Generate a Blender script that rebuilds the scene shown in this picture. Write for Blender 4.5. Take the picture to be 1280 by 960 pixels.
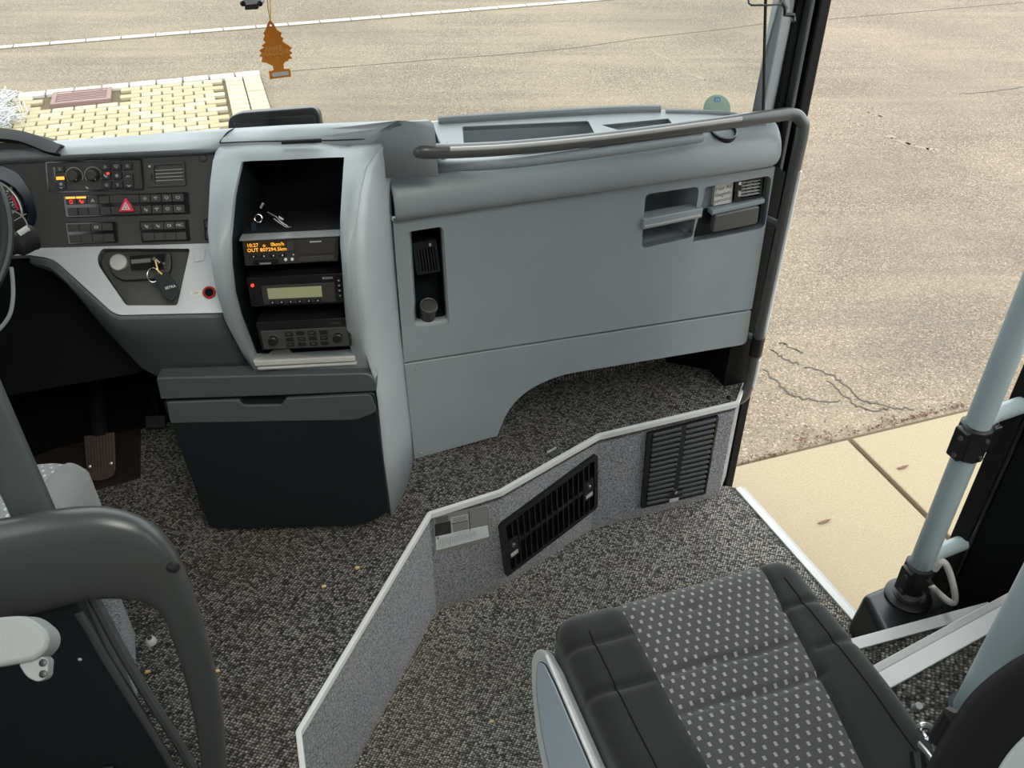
import bpy, bmesh, math, random
from mathutils import Vector as V, Matrix
from mathutils.geometry import tessellate_polygon
random.seed(7)
for o in list(bpy.data.objects): bpy.data.objects.remove(o)
SC = bpy.context.scene
COL = SC.collection

# ------------------------------------------------------------------ camera, sky, sun, exposure
FPX, TILT, EYE = 1090.0, math.radians(36.4), 1.54
cam = bpy.data.cameras.new('camera'); cam.sensor_width = 36; cam.lens = 36 * FPX / 1280; cam.clip_start = .02
co = bpy.data.objects.new('camera', cam); COL.objects.link(co)
co.location = (0, 0, EYE); co.rotation_euler = (math.pi / 2 - TILT, 0, 0); SC.camera = co
SC.view_settings.view_transform = 'Standard'; SC.view_settings.look = 'None'
SC.view_settings.gamma = 1; SC.view_settings.use_curve_mapping = False; SC.view_settings.exposure = 0.0
w = bpy.data.worlds.new('overcast'); SC.world = w; w.use_nodes = True
bg = w.node_tree.nodes['Background']; bg.inputs[0].default_value = (.93, .97, 1, 1); bg.inputs[1].default_value = 3.3
sl = bpy.data.lights.new('sun', 'SUN'); sl.energy = 2.2; sl.angle = math.radians(25); sl.color = (1, .94, .84)
so = bpy.data.objects.new('sun', sl); COL.objects.link(so); so.rotation_euler = (math.radians(38), math.radians(28), 0); so.location = (4, -4, 8)

# ------------------------------------------------------------------ geometry helpers
CT, ST = math.cos(TILT), math.sin(TILT)
def ray(px, py):                       # viewing direction of a point measured on the 1280x960 photograph
    a = (px - 640) / FPX; v = (py - 480) / FPX
    return V((a, CT - v * ST, -(ST + v * CT)))
CAM = V((0, 0, EYE))
def onz(px, py, z):
    r = ray(px, py); return CAM + r * ((z - EYE) / r.z)
def ony(px, py, y):
    r = ray(px, py); return CAM + r * (y / r.y)
def dep(px, py, d): return CAM + ray(px, py) * d

class Fr:                              # a flat working plane: u to the right, v up, n towards the viewer
    def __init__(s, o, yaw=0, tilt=0):
        y, t = math.radians(yaw), math.radians(tilt)
        s.o = V(o); s.u = V((math.cos(y), math.sin(y), 0)); h = V((math.sin(y), -math.cos(y), 0)); z = V((0, 0, 1))
        s.n = h * math.cos(t) + z * math.sin(t); s.v = z * math.cos(t) - h * math.sin(t)
    def px(s, x, y, h=0):
        r = ray(x, y); d = (s.o + s.n * h - CAM).dot(s.n) / r.dot(s.n); p = CAM + r * d - s.o
        return (p.dot(s.u), p.dot(s.v))
    def pt(s, a, b, h=0): return s.o + s.u * a + s.v * b + s.n * h
    def P(s, pts, h=0): return [s.px(x, y, h) for x, y in pts]
def fr3(o, u, v):
    f = Fr(o); f.u = V(u).normalized(); f.n = f.u.cross(V(v)).normalized(); f.v = f.n.cross(f.u); return f

def rnd(pts, r, n=4):                  # polygon with rounded corners
    out = []; N = len(pts)
    for i in range(N):
        p = V(pts[i]); a = V(pts[i - 1]); b = V(pts[(i + 1) % N])
        rr = r[i] if isinstance(r, (list, tuple)) else r
        if rr <= 0: out.append(tuple(p)); continue
        da, db = (a - p), (b - p); k = min(rr, da.length * .48, db.length * .48)
        s, e = p + da.normalized() * k, p + db.normalized() * k
        for j in range(n + 1):
            t = j / n; q = s * (1 - t) ** 2 + p * 2 * t * (1 - t) + e * t * t; out.append(tuple(q))
    return out
def lerp(a, b, t): return a + (b - a) * t
def quad(q, s0, s1, t0, t1):           # a cell of a four cornered outline TL,TR,BR,BL
    TL, TR, BR, BL = [V(p) for p in q]
    f = lambda s, t: tuple(TL.lerp(TR, s).lerp(BL.lerp(BR, s), t))
    return [f(s0, t0), f(s1, t0), f(s1, t1), f(s0, t1)]
def smooth_path(pts, n=8):             # Catmull-Rom
    P = [V(p) for p in pts]; P = [P[0] * 2 - P[1]] + P + [P[-1] * 2 - P[-2]]; out = []
    for i in range(1, len(P) - 2):
        a, b, c, d = P[i - 1:i + 3]
        for j in range(n):
            t = j / n
            out.append(.5 * ((2 * b) + (c - a) * t + (2 * a - 5 * b + 4 * c - d) * t * t + (3 * b - a - 3 * c + d) * t ** 3))
    out.append(P[-2]); return out

class MB:
    def __init__(s): s.v = []; s.f = []
    def add(s, vs, fs):
        k = len(s.v); s.v += [V(p) for p in vs]; s.f += [tuple(i + k for i in f) for f in fs]; return s
    def prism(s, fr, poly, h0, h1, holes=()):
        loops = [list(poly)] + [list(h) for h in holes]
        flat = [p for l in loops for p in l]
        n = len(flat)
        if holes:
            tris = tessellate_polygon([[V((p[0], p[1], 0)) for p in l] for l in loops])
        else:
            tris = [tuple(range(n))]
        vs = [fr.pt(p[0], p[1], h1) for p in flat] + [fr.pt(p[0], p[1], h0) for p in flat]
        fs = []
        for t in tris: fs.append(tuple(t)); fs.append(tuple(i + n for i in reversed(t)))
        k = 0
        for l in loops:
            m = len(l)
            for i in range(m):
                a, b = k + i, k + (i + 1) % m; fs.append((a, a + n, b + n, b))
            k += m
        return s.add(vs, fs)
    def box(s, fr, a0, a1, b0, b1, h0, h1): return s.prism(fr, [(a0, b0), (a1, b0), (a1, b1), (a0, b1)], h0, h1)
    def recess(s, fr, poly, h0, depth, t=.003, floor=None):      # open pocket behind a hole, with wall thickness
        n = len(poly); c = sum((V(p) for p in poly), V((0, 0))) / n
        o = [V(p) + (V(p) - c).normalized() * t for p in poly]
        fl = floor or poly
        vs = [fr.pt(*p, h0) for p in poly] + [fr.pt(*p, h0 - depth) for p in fl] + [fr.pt(*p, h0) for p in o] + [fr.pt(*p, h0 - depth - t) for p in o]
        fs = [tuple(range(n, 2 * n)), tuple(reversed(range(3 * n, 4 * n)))]
        for i in range(n):
            j = (i + 1) % n
            fs += [(i, j, j + n, i + n), (i + 2 * n, i + 3 * n, j + 3 * n, j + 2 * n), (i, i + 2 * n, j + 2 * n, j)]
        return s.add(vs, fs)
    def tube(s, pts, r, seg=12, cap=True, ry=None, up=None):
        P = [V(p) for p in pts]; n = len(P); R = r if isinstance(r, (list, tuple)) else [r] * n
        t0 = (P[1] - P[0]).normalized()
        a = V(up) if up else (V((0, 0, 1)) if abs(t0.z) < .9 else V((1, 0, 0)))
        a = (a - t0 * a.dot(t0)).normalized(); vs = []
        for i in range(n):
            t = (P[min(i + 1, n - 1)] - P[max(i - 1, 0)]).normalized()
            a = (a - t * a.dot(t)).normalized(); b = t.cross(a)
            for k in range(seg):
                q = 2 * math.pi * k / seg; vs.append(P[i] + a * math.cos(q) * R[i] + b * math.sin(q) * R[i] * (ry if ry else 1))
        fs = []
        for i in range(n - 1):
            for k in range(seg):
                l = (k + 1) % seg; fs.append((i * seg + k, i * seg + l, (i + 1) * seg + l, (i + 1) * seg + k))
        if cap: fs += [tuple(reversed(range(seg))), tuple(range((n - 1) * seg, n * seg))]
        return s.add(vs, fs)
    def lathe(s, fr, a, b, prof, seg=24, sx=1):                   # prof: (radius, height along n)
        vs = []; fs = []; n = len(prof)
        for r, h in prof:
            for k in range(seg):
                q = 2 * math.pi * k / seg; vs.append(fr.pt(a + math.cos(q) * r * sx, b + math.sin(q) * r, h))
        for i in range(n - 1):
            for k in range(seg):
                l = (k + 1) % seg; fs.append((i * seg + k, i * seg + l, (i + 1) * seg + l, (i + 1) * seg + k))
        fs += [tuple(reversed(range(seg))), tuple(range((n - 1) * seg, n * seg))]
        return s.add(vs, fs)
    def ring(s, fr, a, b, R, r, seg=28, ss=8, h=0):
        return s.tube([fr.pt(a + R * math.cos(2 * math.pi * i / seg), b + R * math.sin(2 * math.pi * i / seg), h) for i in range(seg + 1)], r, ss, False)
    def grid(s, rows, closed=False, thick=None):
        m = len(rows[0]); vs = [p for r in rows for p in r]; fs = []
        for i in range(len(rows) - 1):
            for k in range(m if closed else m - 1):
                l = (k + 1) % m; fs.append((i * m + k, i * m + l, (i + 1) * m + l, (i + 1) * m + k))
        return s.add(vs, fs)
    def text(s, fr, txt, a, b, size, h, rot=0, align='CENTER'):
        c = bpy.data.curves.new('t', 'FONT'); c.body = txt; c.size = size; c.align_x = align; c.align_y = 'CENTER'; c.extrude = 0.0002; c.resolution_u = 2
        o = bpy.data.objects.new('t', c); COL.objects.link(o)
        me = o.to_mesh(); cr, sr = math.cos(rot), math.sin(rot)
        vs = [fr.pt(a + p.co.x * cr - p.co.y * sr, b + p.co.x * sr + p.co.y * cr, h + p.co.z) for p in me.vertices]
        fs = [tuple(p.vertices) for p in me.polygons]
        o.to_mesh_clear(); bpy.data.objects.remove(o); bpy.data.curves.remove(c)
        return s.add(vs, fs)
    def build(s, name, m, parent=None, bevel=0, seg=2, ang=35, kind=None, solid=0, sub=0, label=None):
        me = bpy.data.meshes.new(name); org = V((0, 0, 0)); r = parent
        while r is not None: org = org + V(r.location); r = r.parent
        me.from_pydata([tuple(p - org) for p in s.v], [], s.f)
        bm = bmesh.new(); bm.from_mesh(me)
        bmesh.ops.remove_doubles(bm, verts=bm.verts, dist=1e-6)
        bmesh.ops.recalc_face_normals(bm, faces=bm.faces); bm.to_mesh(me); bm.free()
        for p in me.polygons: p.use_smooth = True
        me.set_sharp_from_angle(angle=math.radians(ang))
        me.materials.append(m)
        o = bpy.data.objects.new(name, me); COL.objects.link(o)
        if parent: o.parent = parent
        if solid:
            q = o.modifiers.new('s', 'SOLIDIFY'); q.thickness = solid; q.offset = 0
        if sub:
            q = o.modifiers.new('u', 'SUBSURF'); q.levels = sub; q.render_levels = sub
        if bevel:
            q = o.modifiers.new('b', 'BEVEL'); q.width = bevel; q.segments = seg; q.limit_method = 'ANGLE'; q.angle_limit = math.radians(ang); q.harden_normals = True
        if kind: o['kind'] = kind
        if label: o['label'] = label
        return o
def thing(name, label, cat, loc=(0, 0, 0), group=None):
    o = bpy.data.objects.new(name, None); COL.objects.link(o); o.location = loc; o.empty_display_size = .05
    return tag(o, label, cat, group)
def tag(o, label, cat, group=None):
    group = group or {'crumb': 'crumbs on the carpet', 'leaf': 'dry leaves on the concrete', 'vent grille': 'heater vents in the felt riser'}.get(cat)
    o['label'] = label; o['category'] = cat
    if group: o['group'] = group
    return o

# ------------------------------------------------------------------ materials
def nodes(name):
    m = bpy.data.materials.new(name); m.use_nodes = True; nt = m.node_tree
    return m, nt, nt.nodes['Principled BSDF'], lambda t, **k: mk(nt, t, **k)
def mk(nt, t, **k):
    n = nt.nodes.new(t)
    for a, b in k.items():
        if a.startswith('i_'): n.inputs[int(a[2:])].default_value = b
        else: setattr(n, a, b)
    return n
def obj_coord(nt, sc=(1, 1, 1), rot=(0, 0, 0)):
    tc = mk(nt, 'ShaderNodeTexCoord'); mp = mk(nt, 'ShaderNodeMapping'); mp.inputs['Scale'].default_value = sc; mp.inputs['Rotation'].default_value = rot
    nt.links.new(tc.outputs['Object'], mp.inputs[0]); return mp.outputs[0]
def noise(nt, vec, scale, detail=3, rough=.55):
    n = mk(nt, 'ShaderNodeTexNoise'); n.inputs['Scale'].default_value = scale; n.inputs['Detail'].default_value = detail; n.inputs['Roughness'].default_value = rough
    nt.links.new(vec, n.inputs['Vector']); return n.outputs['Fac']
def ramp(nt, fac, stops):
    r = mk(nt, 'ShaderNodeValToRGB'); e = r.color_ramp.elements
    while len(e) < len(stops): e.new(.5)
    for q, (p, c) in zip(e, stops): q.position = p; q.color = (*c, 1) if len(c) == 3 else c
    nt.links.new(fac, r.inputs[0]); return r.outputs[0]
def mixc(nt, fac, a, b, mode='MIX'):
    m = mk(nt, 'ShaderNodeMix', data_type='RGBA', blend_type=mode)
    for i, x in ((0, fac), (6, a), (7, b)):
        if hasattr(x, 'is_output'): nt.links.new(x, m.inputs[i])
        elif i == 0: m.inputs[0].default_value = x
        else: m.inputs[i].default_value = (*x, 1)
    return m.outputs[2]
def math_(nt, op, a, b=0):
    m = mk(nt, 'ShaderNodeMath', operation=op)
    for i, x in ((0, a), (1, b)):
        if hasattr(x, 'is_output'): nt.links.new(x, m.inputs[i])
        else: m.inputs[i].default_value = x
    return m.outputs[0]
def bump(nt, B, h, strength, dist=.002):
    b = mk(nt, 'ShaderNodeBump'); b.inputs['Strength'].default_value = strength; b.inputs['Distance'].default_value = dist
    nt.links.new(h, b.inputs['Height']); nt.links.new(b.outputs[0], B.inputs['Normal'])
def plastic(name, c, rough=.45, metal=0, grain=900, gs=.12, var=.12, spec=.5, coat=0):
    m, nt, B, N = nodes(name); vec = obj_coord(nt)
    n1 = noise(nt, vec, 6, 4); col = mixc(nt, n1, tuple(x * (1 - var) for x in c), tuple(min(1, x * (1 + var)) for x in c))
    nt.links.new(col, B.inputs['Base Color']); B.inputs['Roughness'].default_value = rough; B.inputs['Metallic'].default_value = metal
    B.inputs['Specular IOR Level'].default_value = spec; B.inputs['Coat Weight'].default_value = coat
    if gs: bump(nt, B, noise(nt, vec, grain, 1), gs, .0006)
    return m
def emit(name, c, s):
    m, nt, B, N = nodes(name); B.inputs['Base Color'].default_value = (*c, 1); B.inputs['Emission Color'].default_value = (*c, 1); B.inputs['Emission Strength'].default_value = s; return m

M = {}
M['grey'] = plastic('dash_grey', (.27, .3, .312), .42)
M['pale'] = plastic('dash_pale_grey', (.34, .37, .38), .45)  # paler dash grey; on the console cheek it stands for light
M['knee'] = plastic('dash_dark_grey', (.06, .068, .07), .5)
M['silver'] = plastic('silver_trim', (.47, .48, .495), .42, .25, 500, .2)
M['panel'] = plastic('switch_panel_black', (.04, .0375, .035), .55, 0, 1200, .1)
M['black'] = plastic('black_plastic', (.009, .009, .01), .4)
M['bin'] = plastic('bin_black', (.0085, .0115, .0135), .5, 0, 500, .25, spec=.3)
M['gloss'] = plastic('gloss_black', (.01, .01, .011), .15, 0, 900, 0)
M['key'] = plastic('switch_brown_black', (.033, .029, .026), .5, 0, 1500, .08)
M['white'] = plastic('white_mark', (.72, .72, .7), .5, 0, 900, 0)
M['chrome'] = plastic('chrome', (.75, .75, .76), .2, 1, 900, 0)
M['alu'] = plastic('brushed_metal', (.62, .62, .6), .35, .8, 900, .1)
M['red'] = plastic('signal_red', (.75, .02, .07), .35)
M['redring'] = plastic('socket_red', (.35, .03, .03), .4)
M['lcd'] = plastic('lcd_green', (.33, .34, .2), .3, 0, 900, 0)
M['amber'] = emit('amber_lamp', (1, .42, .05), 1.3)
M['redled'] = emit('red_lamp', (1, .05, .03), 1.2)
M['amberglow'] = emit('amber_display', (1, .45, .06), .9)
M['tachodisp'] = plastic('tacho_glass', (.06, .035, .01), .2, 0, 900, 0)
M['post'] = plastic('post_dark_grey', (.06, .064, .066), .36)
M['loop'] = plastic('loop_grey', (.045, .048, .048), .33)
M['arm'] = plastic('armrest_grey', (.25, .262, .256), .5)
M['rail'] = plastic('rail_grey', (.1, .102, .099), .3, .2)
M['railstrip'] = plastic('rail_inlay', (.46, .45, .43), .3)
M['column'] = plastic('column_bluegrey', (.30, .36, .37), .35)
M['edge'] = plastic('edge_white', (.66, .66, .63), .5)
M['frame'] = plastic('door_frame_black', (.005, .0052, .0055), .55, spec=.2)
M['seatshell'] = plastic('seat_shell', (.38, .39, .38), .4)
M['seatgrey'] = plastic('seat_panel', (.33, .37, .4), .35, .2)
M['ceil'] = plastic('ceiling_cloth', (.5, .5, .49), .9)
M['wall'] = plastic('side_lining', (.12, .125, .13), .8)
M['dark'] = plastic('bulkhead_dark', (.005, .0055, .006), .9, spec=.1)
M['paper'] = plastic('label_paper', (.55, .54, .5), .6)
M['sticker'] = plastic('sticker_white', (.66, .69, .7), .5)
M['plate'] = plastic('type_plate', (.3, .3, .28), .45, .3)
M['ink'] = plastic('ink', (.03, .03, .03), .6, 0, 900, 0)
M['fadeink'] = plastic('faded_ink', (.2, .19, .17), .6, 0, 900, 0)
M['orange'] = plastic('air_freshener_orange', (.62, .2, .008), .7)
M['orange2'] = plastic('air_freshener_print', (.75, .36, .1), .7)
M['cord'] = plastic('yellow_elastic', (.85, .62, .2), .6)
M['green'] = plastic('sticker_green', (.42, .56, .43), .6)
M['blue'] = plastic('blue_print', (.04, .3, .5), .5)
M['navy'] = plastic('gauge_navy', (.008, .016, .03), .2, 0, 900, 0)
M['pedal'] = plastic('pedal_rubber', (.03, .016, .011), .6)
M['leaf'] = plastic('dry_leaf', (.12, .06, .034), .8, var=.5)
M['crumb'] = plastic('crumb', (.6, .45, .22), .8)
M['grate'] = plastic('grate_iron', (.2, .12, .11), .7)
M['litter'] = plastic('white_litter', (.45, .45, .46), .8)
M['tar'] = plastic('tar', (.075, .065, .05), .9)
M['box'] = plastic('base_box_black', (.014, .015, .016), .3)
M['mat'] = plastic('footwell_rubber', (.016, .011, .008), .8, var=.6, spec=.2)
M['worn'] = plastic('worn_paint', (.225, .19, .145), .95, var=.3, spec=.1)
M['soft'] = plastic('soft_black', (.008, .008, .009), .7, spec=.3)
M['paint'] = plastic('white_road_stone', (.4, .38, .34), .85)

def carpet(name, dark, light, s=150, stain=(.2, .15, .1), amt=.35, str_=1.0):
    m, nt, B, N = nodes(name); vec = obj_coord(nt, (1, 1.25, 1), (0, 0, .32))
    vo = mk(nt, 'ShaderNodeTexVoronoi'); vo.inputs['Scale'].default_value = s; vo.inputs['Randomness'].default_value = .4; nt.links.new(vec, vo.inputs['Vector'])
    sep = mk(nt, 'ShaderNodeSeparateColor'); nt.links.new(vo.outputs['Color'], sep.inputs[0])
    mx = lambda t: tuple(lerp(a, b, t) for a, b in zip(dark, light))
    base = ramp(nt, sep.outputs[0], [(0, mx(.12)), (.3, mx(.35)), (.6, mx(.75)), (1, light)])
    shade = ramp(nt, vo.outputs['Distance'], [(.1, (1, 1, 1)), (.6, (.15, .15, .15))])  # tips lighter, gaps darker: tuft shading painted into the colour
    c = mixc(nt, 1, base, shade, 'MULTIPLY')
    big = noise(nt, obj_coord(nt), 2.6, 5); bf = ramp(nt, big, [(.48, (0, 0, 0)), (.72, (1, 1, 1))])
    c = mixc(nt, math_(nt, 'MULTIPLY', bf, amt), c, mixc(nt, 1, stain, shade, 'MULTIPLY'))
    nt.links.new(c, B.inputs['Base Color']); B.inputs['Roughness'].default_value = .95; B.inputs['Specular IOR Level'].default_value = .15
    inv = math_(nt, 'SUBTRACT', 1, vo.outputs['Distance']); bump(nt, B, inv, str_, .005); return m
M['carpet'] = carpet('tufted_carpet', (.015, .0145, .014), (.44, .41, .375))
M['carpet2'] = carpet('landing_carpet', (.03, .029, .027), (.7, .655, .58), 145, (.3, .24, .17), .4)
M['stepcarpet'] = carpet('step_carpet', (.01, .01, .01), (.5, .47, .42), 110, (.03, .03, .03), .1)
def felt():
    m, nt, B, N = nodes('grey_felt'); vec = obj_coord(nt)
    a = noise(nt, vec, 210, 3, .75); b = noise(nt, vec, 9, 4); c = ramp(nt, a, [(.34, (.06, .062, .068)), (.66, (.42, .42, .44))])
    c = mixc(nt, math_(nt, 'MULTIPLY', ramp(nt, b, [(.5, (0, 0, 0)), (.8, (1, 1, 1))]), .4), c, (.33, .31, .29))
    # grime rising from the foot of the riser
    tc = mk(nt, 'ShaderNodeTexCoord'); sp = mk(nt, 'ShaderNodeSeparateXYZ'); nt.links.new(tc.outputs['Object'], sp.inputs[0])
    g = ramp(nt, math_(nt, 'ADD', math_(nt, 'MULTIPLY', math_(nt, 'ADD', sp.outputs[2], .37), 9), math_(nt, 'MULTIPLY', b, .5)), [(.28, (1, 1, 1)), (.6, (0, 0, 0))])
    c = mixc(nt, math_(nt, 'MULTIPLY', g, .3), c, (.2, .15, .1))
    nt.links.new(c, B.inputs['Base Color']); B.inputs['Roughness'].default_value = .95; bump(nt, B, a, .5, .002); return m
M['felt'] = felt()
def cloth(name, c, s=700, sheen=.25):
    m, nt, B, N = nodes(name); vec = obj_coord(nt)
    n = noise(nt, vec, s, 2, .6); k = noise(nt, vec, 12, 3)
    col = mixc(nt, n, tuple(x * .55 for x in c), tuple(x * 1.5 for x in c)); col = mixc(nt, math_(nt, 'MULTIPLY', k, .4), col, tuple(x * 1.6 for x in c))
    nt.links.new(col, B.inputs['Base Color']); B.inputs['Roughness'].default_value = .9; B.inputs['Sheen Weight'].default_value = sheen; B.inputs['Specular IOR Level'].default_value = .2
    bump(nt, B, n, .4, .0015); return m
M['bolster'] = cloth('black_seat_cloth', (.0135, .013, .0135))
M['blackcloth'] = cloth('backrest_cloth', (.004, .0036, .0036), sheen=0)
M['lightcloth'] = cloth('grey_seat_cloth', (.17, .175, .178))
def dotted(name, base, dot, px_=.021, py_=.0165, rot=0):
    m, nt, B, N = nodes(name); vec = obj_coord(nt, (1, 1, 1), (0, 0, rot))
    sp = mk(nt, 'ShaderNodeSeparateXYZ'); nt.links.new(vec, sp.inputs[0])
    v = math_(nt, 'DIVIDE', sp.outputs[1], py_); row = math_(nt, 'FLOOR', v)
    u = math_(nt, 'ADD', math_(nt, 'DIVIDE', sp.outputs[0], px_), math_(nt, 'MULTIPLY', math_(nt, 'MODULO', row, 2), .5))
    fu = math_(nt, 'ABSOLUTE', math_(nt, 'SUBTRACT', math_(nt, 'FRACT', u), .5)); fv = math_(nt, 'ABSOLUTE', math_(nt, 'SUBTRACT', math_(nt, 'FRACT', v), .5))
    mask = math_(nt, 'MULTIPLY', math_(nt, 'LESS_THAN', fu, .135), math_(nt, 'LESS_THAN', fv, .23))
    n = noise(nt, vec, 650, 2, .6)
    b = mixc(nt, n, tuple(x * .6 for x in base), tuple(x * 1.5 for x in base)); wl = math_(nt, 'LESS_THAN', math_(nt, 'ABSOLUTE', math_(nt, 'SUBTRACT', fu, .44)), .03)
    c = mixc(nt, mask, b, dot); nt.links.new(c, B.inputs['Base Color']); B.inputs['Roughness'].default_value = .9; B.inputs['Sheen Weight'].default_value = .2
    bump(nt, B, math_(nt, 'ADD', math_(nt, 'MULTIPLY', n, .5), math_(nt, 'MULTIPLY', mask, .4)), .4, .0015); return m
BUSYAW = 18.4
M['dotcloth'] = dotted('dotted_seat_cloth', (.05, .0485, .047), (.27, .26, .245), rot=math.radians(-BUSYAW))
M['dotlight'] = dotted('dotted_grey_cloth', (.22, .23, .235), (.5, .52, .52), .016, .013)
def asphalt():
    m, nt, B, N = nodes('asphalt'); vec = obj_coord(nt)
    f = noise(nt, vec, 120, 3, .8); vo = mk(nt, 'ShaderNodeTexVoronoi'); vo.inputs['Scale'].default_value = 125; nt.links.new(vec, vo.inputs['Vector'])
    sp = mk(nt, 'ShaderNodeSeparateColor'); nt.links.new(vo.outputs['Color'], sp.inputs[0])
    c = ramp(nt, f, [(.36, (.04, .032, .024)), (.49, (.15, .12, .087)), (.62, (.33, .268, .192))])
    c = mixc(nt, .45, c, ramp(nt, sp.outputs[0], [(0, (.03, .025, .02)), (.45, (.17, .14, .1)), (.8, (.23, .19, .14)), (1, (.55, .47, .36))]))
    b = noise(nt, vec, .9, 5); c = mixc(nt, math_(nt, 'MULTIPLY', ramp(nt, b, [(.42, (0, 0, 0)), (.7, (1, 1, 1))]), .3), c, (.31, .25, .175))
    v2 = obj_coord(nt, (.25, 3.0, 1), (0, 0, -.42)); s = noise(nt, v2, 2.2, 5); v3 = obj_coord(nt, (.5, 3.2, 1), (0, 0, 1.13)); s3 = noise(nt, v3, .8, 5)
    c = mixc(nt, math_(nt, 'MULTIPLY', ramp(nt, s3, [(.52, (0, 0, 0)), (.66, (1, 1, 1))]), .3), c, (.3, .24, .165))
    b4 = noise(nt, vec, .55, 3); c = mixc(nt, math_(nt, 'MULTIPLY', ramp(nt, b4, [(.45, (0, 0, 0)), (.65, (1, 1, 1))]), .35), c, (.1, .086, .068))
    c = mixc(nt, math_(nt, 'MULTIPLY', ramp(nt, s, [(.5, (0, 0, 0)), (.72, (1, 1, 1))]), .35), c, (.11, .097, .08))
    nt.links.new(c, B.inputs['Base Color']); B.inputs['Roughness'].default_value = .9; B.inputs['Specular IOR Level'].default_value = .2; bump(nt, B, f, .6, .01); return m
M['asphalt'] = asphalt()
def stone(name, c, s=60, v=.25):
    m, nt, B, N = nodes(name); vec = obj_coord(nt); f = noise(nt, vec, s, 4, .7); g = noise(nt, vec, 2.5, 4)
    col = mixc(nt, f, tuple(x * (1 - v) for x in c), tuple(min(.9, x * (1 + v)) for x in c)); col = mixc(nt, math_(nt, 'MULTIPLY', g, .3), col, tuple(x * .8 for x in c))
    nt.links.new(col, B.inputs['Base Color']); B.inputs['Roughness'].default_value = .9; B.inputs['Specular IOR Level'].default_value = .2; bump(nt, B, f, .4, .004); return m
M['slab'] = stone('concrete_slab', (.285, .238, .16), 130, .4)
M['paver'] = stone('yellow_paver', (.33, .285, .185), 40, .18)
M['paver2'] = stone('pale_paver', (.37, .335, .25), 40, .18)
M['joint'] = stone('joint_sand', (.11, .085, .05), 80)
def glass():
    m = bpy.data.materials.new('windscreen_glass'); m.use_nodes = True; nt = m.node_tree; nt.nodes.clear()
    o = mk(nt, 'ShaderNodeOutputMaterial'); mx = mk(nt, 'ShaderNodeMixShader'); t = mk(nt, 'ShaderNodeBsdfTransparent'); g = mk(nt, 'ShaderNodeBsdfGlossy'); lw = mk(nt, 'ShaderNodeFresnel')
    t.inputs[0].default_value = (.95, .97, .96, 1); g.inputs['Roughness'].default_value = .02; lw.inputs[0].default_value = 1.2
    nt.links.new(lw.outputs[0], mx.inputs[0]); nt.links.new(t.outputs[0], mx.inputs[1]); nt.links.new(g.outputs[0], mx.inputs[2]); nt.links.new(mx.outputs[0], o.inputs[0]); return m
M['glass'] = glass()

# ------------------------------------------------------------------ frames of the cab
YW = math.radians(BUSYAW); UB = V((math.cos(YW), math.sin(YW), 0)); WB = V((-math.sin(YW), math.cos(YW), 0))
def bus(a, b, z=0): return UB * a + WB * b + V((0, 0, z))       # bus axes: a to the right, b forwards
GZ, LZ = -.86, -.37
HOR = fr3((0, 0, 0), (1, 0, 0), (0, 1, 0))                      # horizontal frame, n = +z
RP = Fr((-.26, 1.749, 0), 18.4, 0)                              # front of the guide side dashboard
DP = Fr(dep(160, 260, 1.66), 7.8, 24)                           # switch panel
q = DP.px(150, 308); TR = Fr(DP.pt(*q), 7.8, 42)                # silver lower trim
DB = Fr((-.5, 1.475, 0), 2, -1.5)                               # storage bin front
CD = Fr(ony(365, 310, 1.455), 4, 6)                             # device fronts in the console

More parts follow.
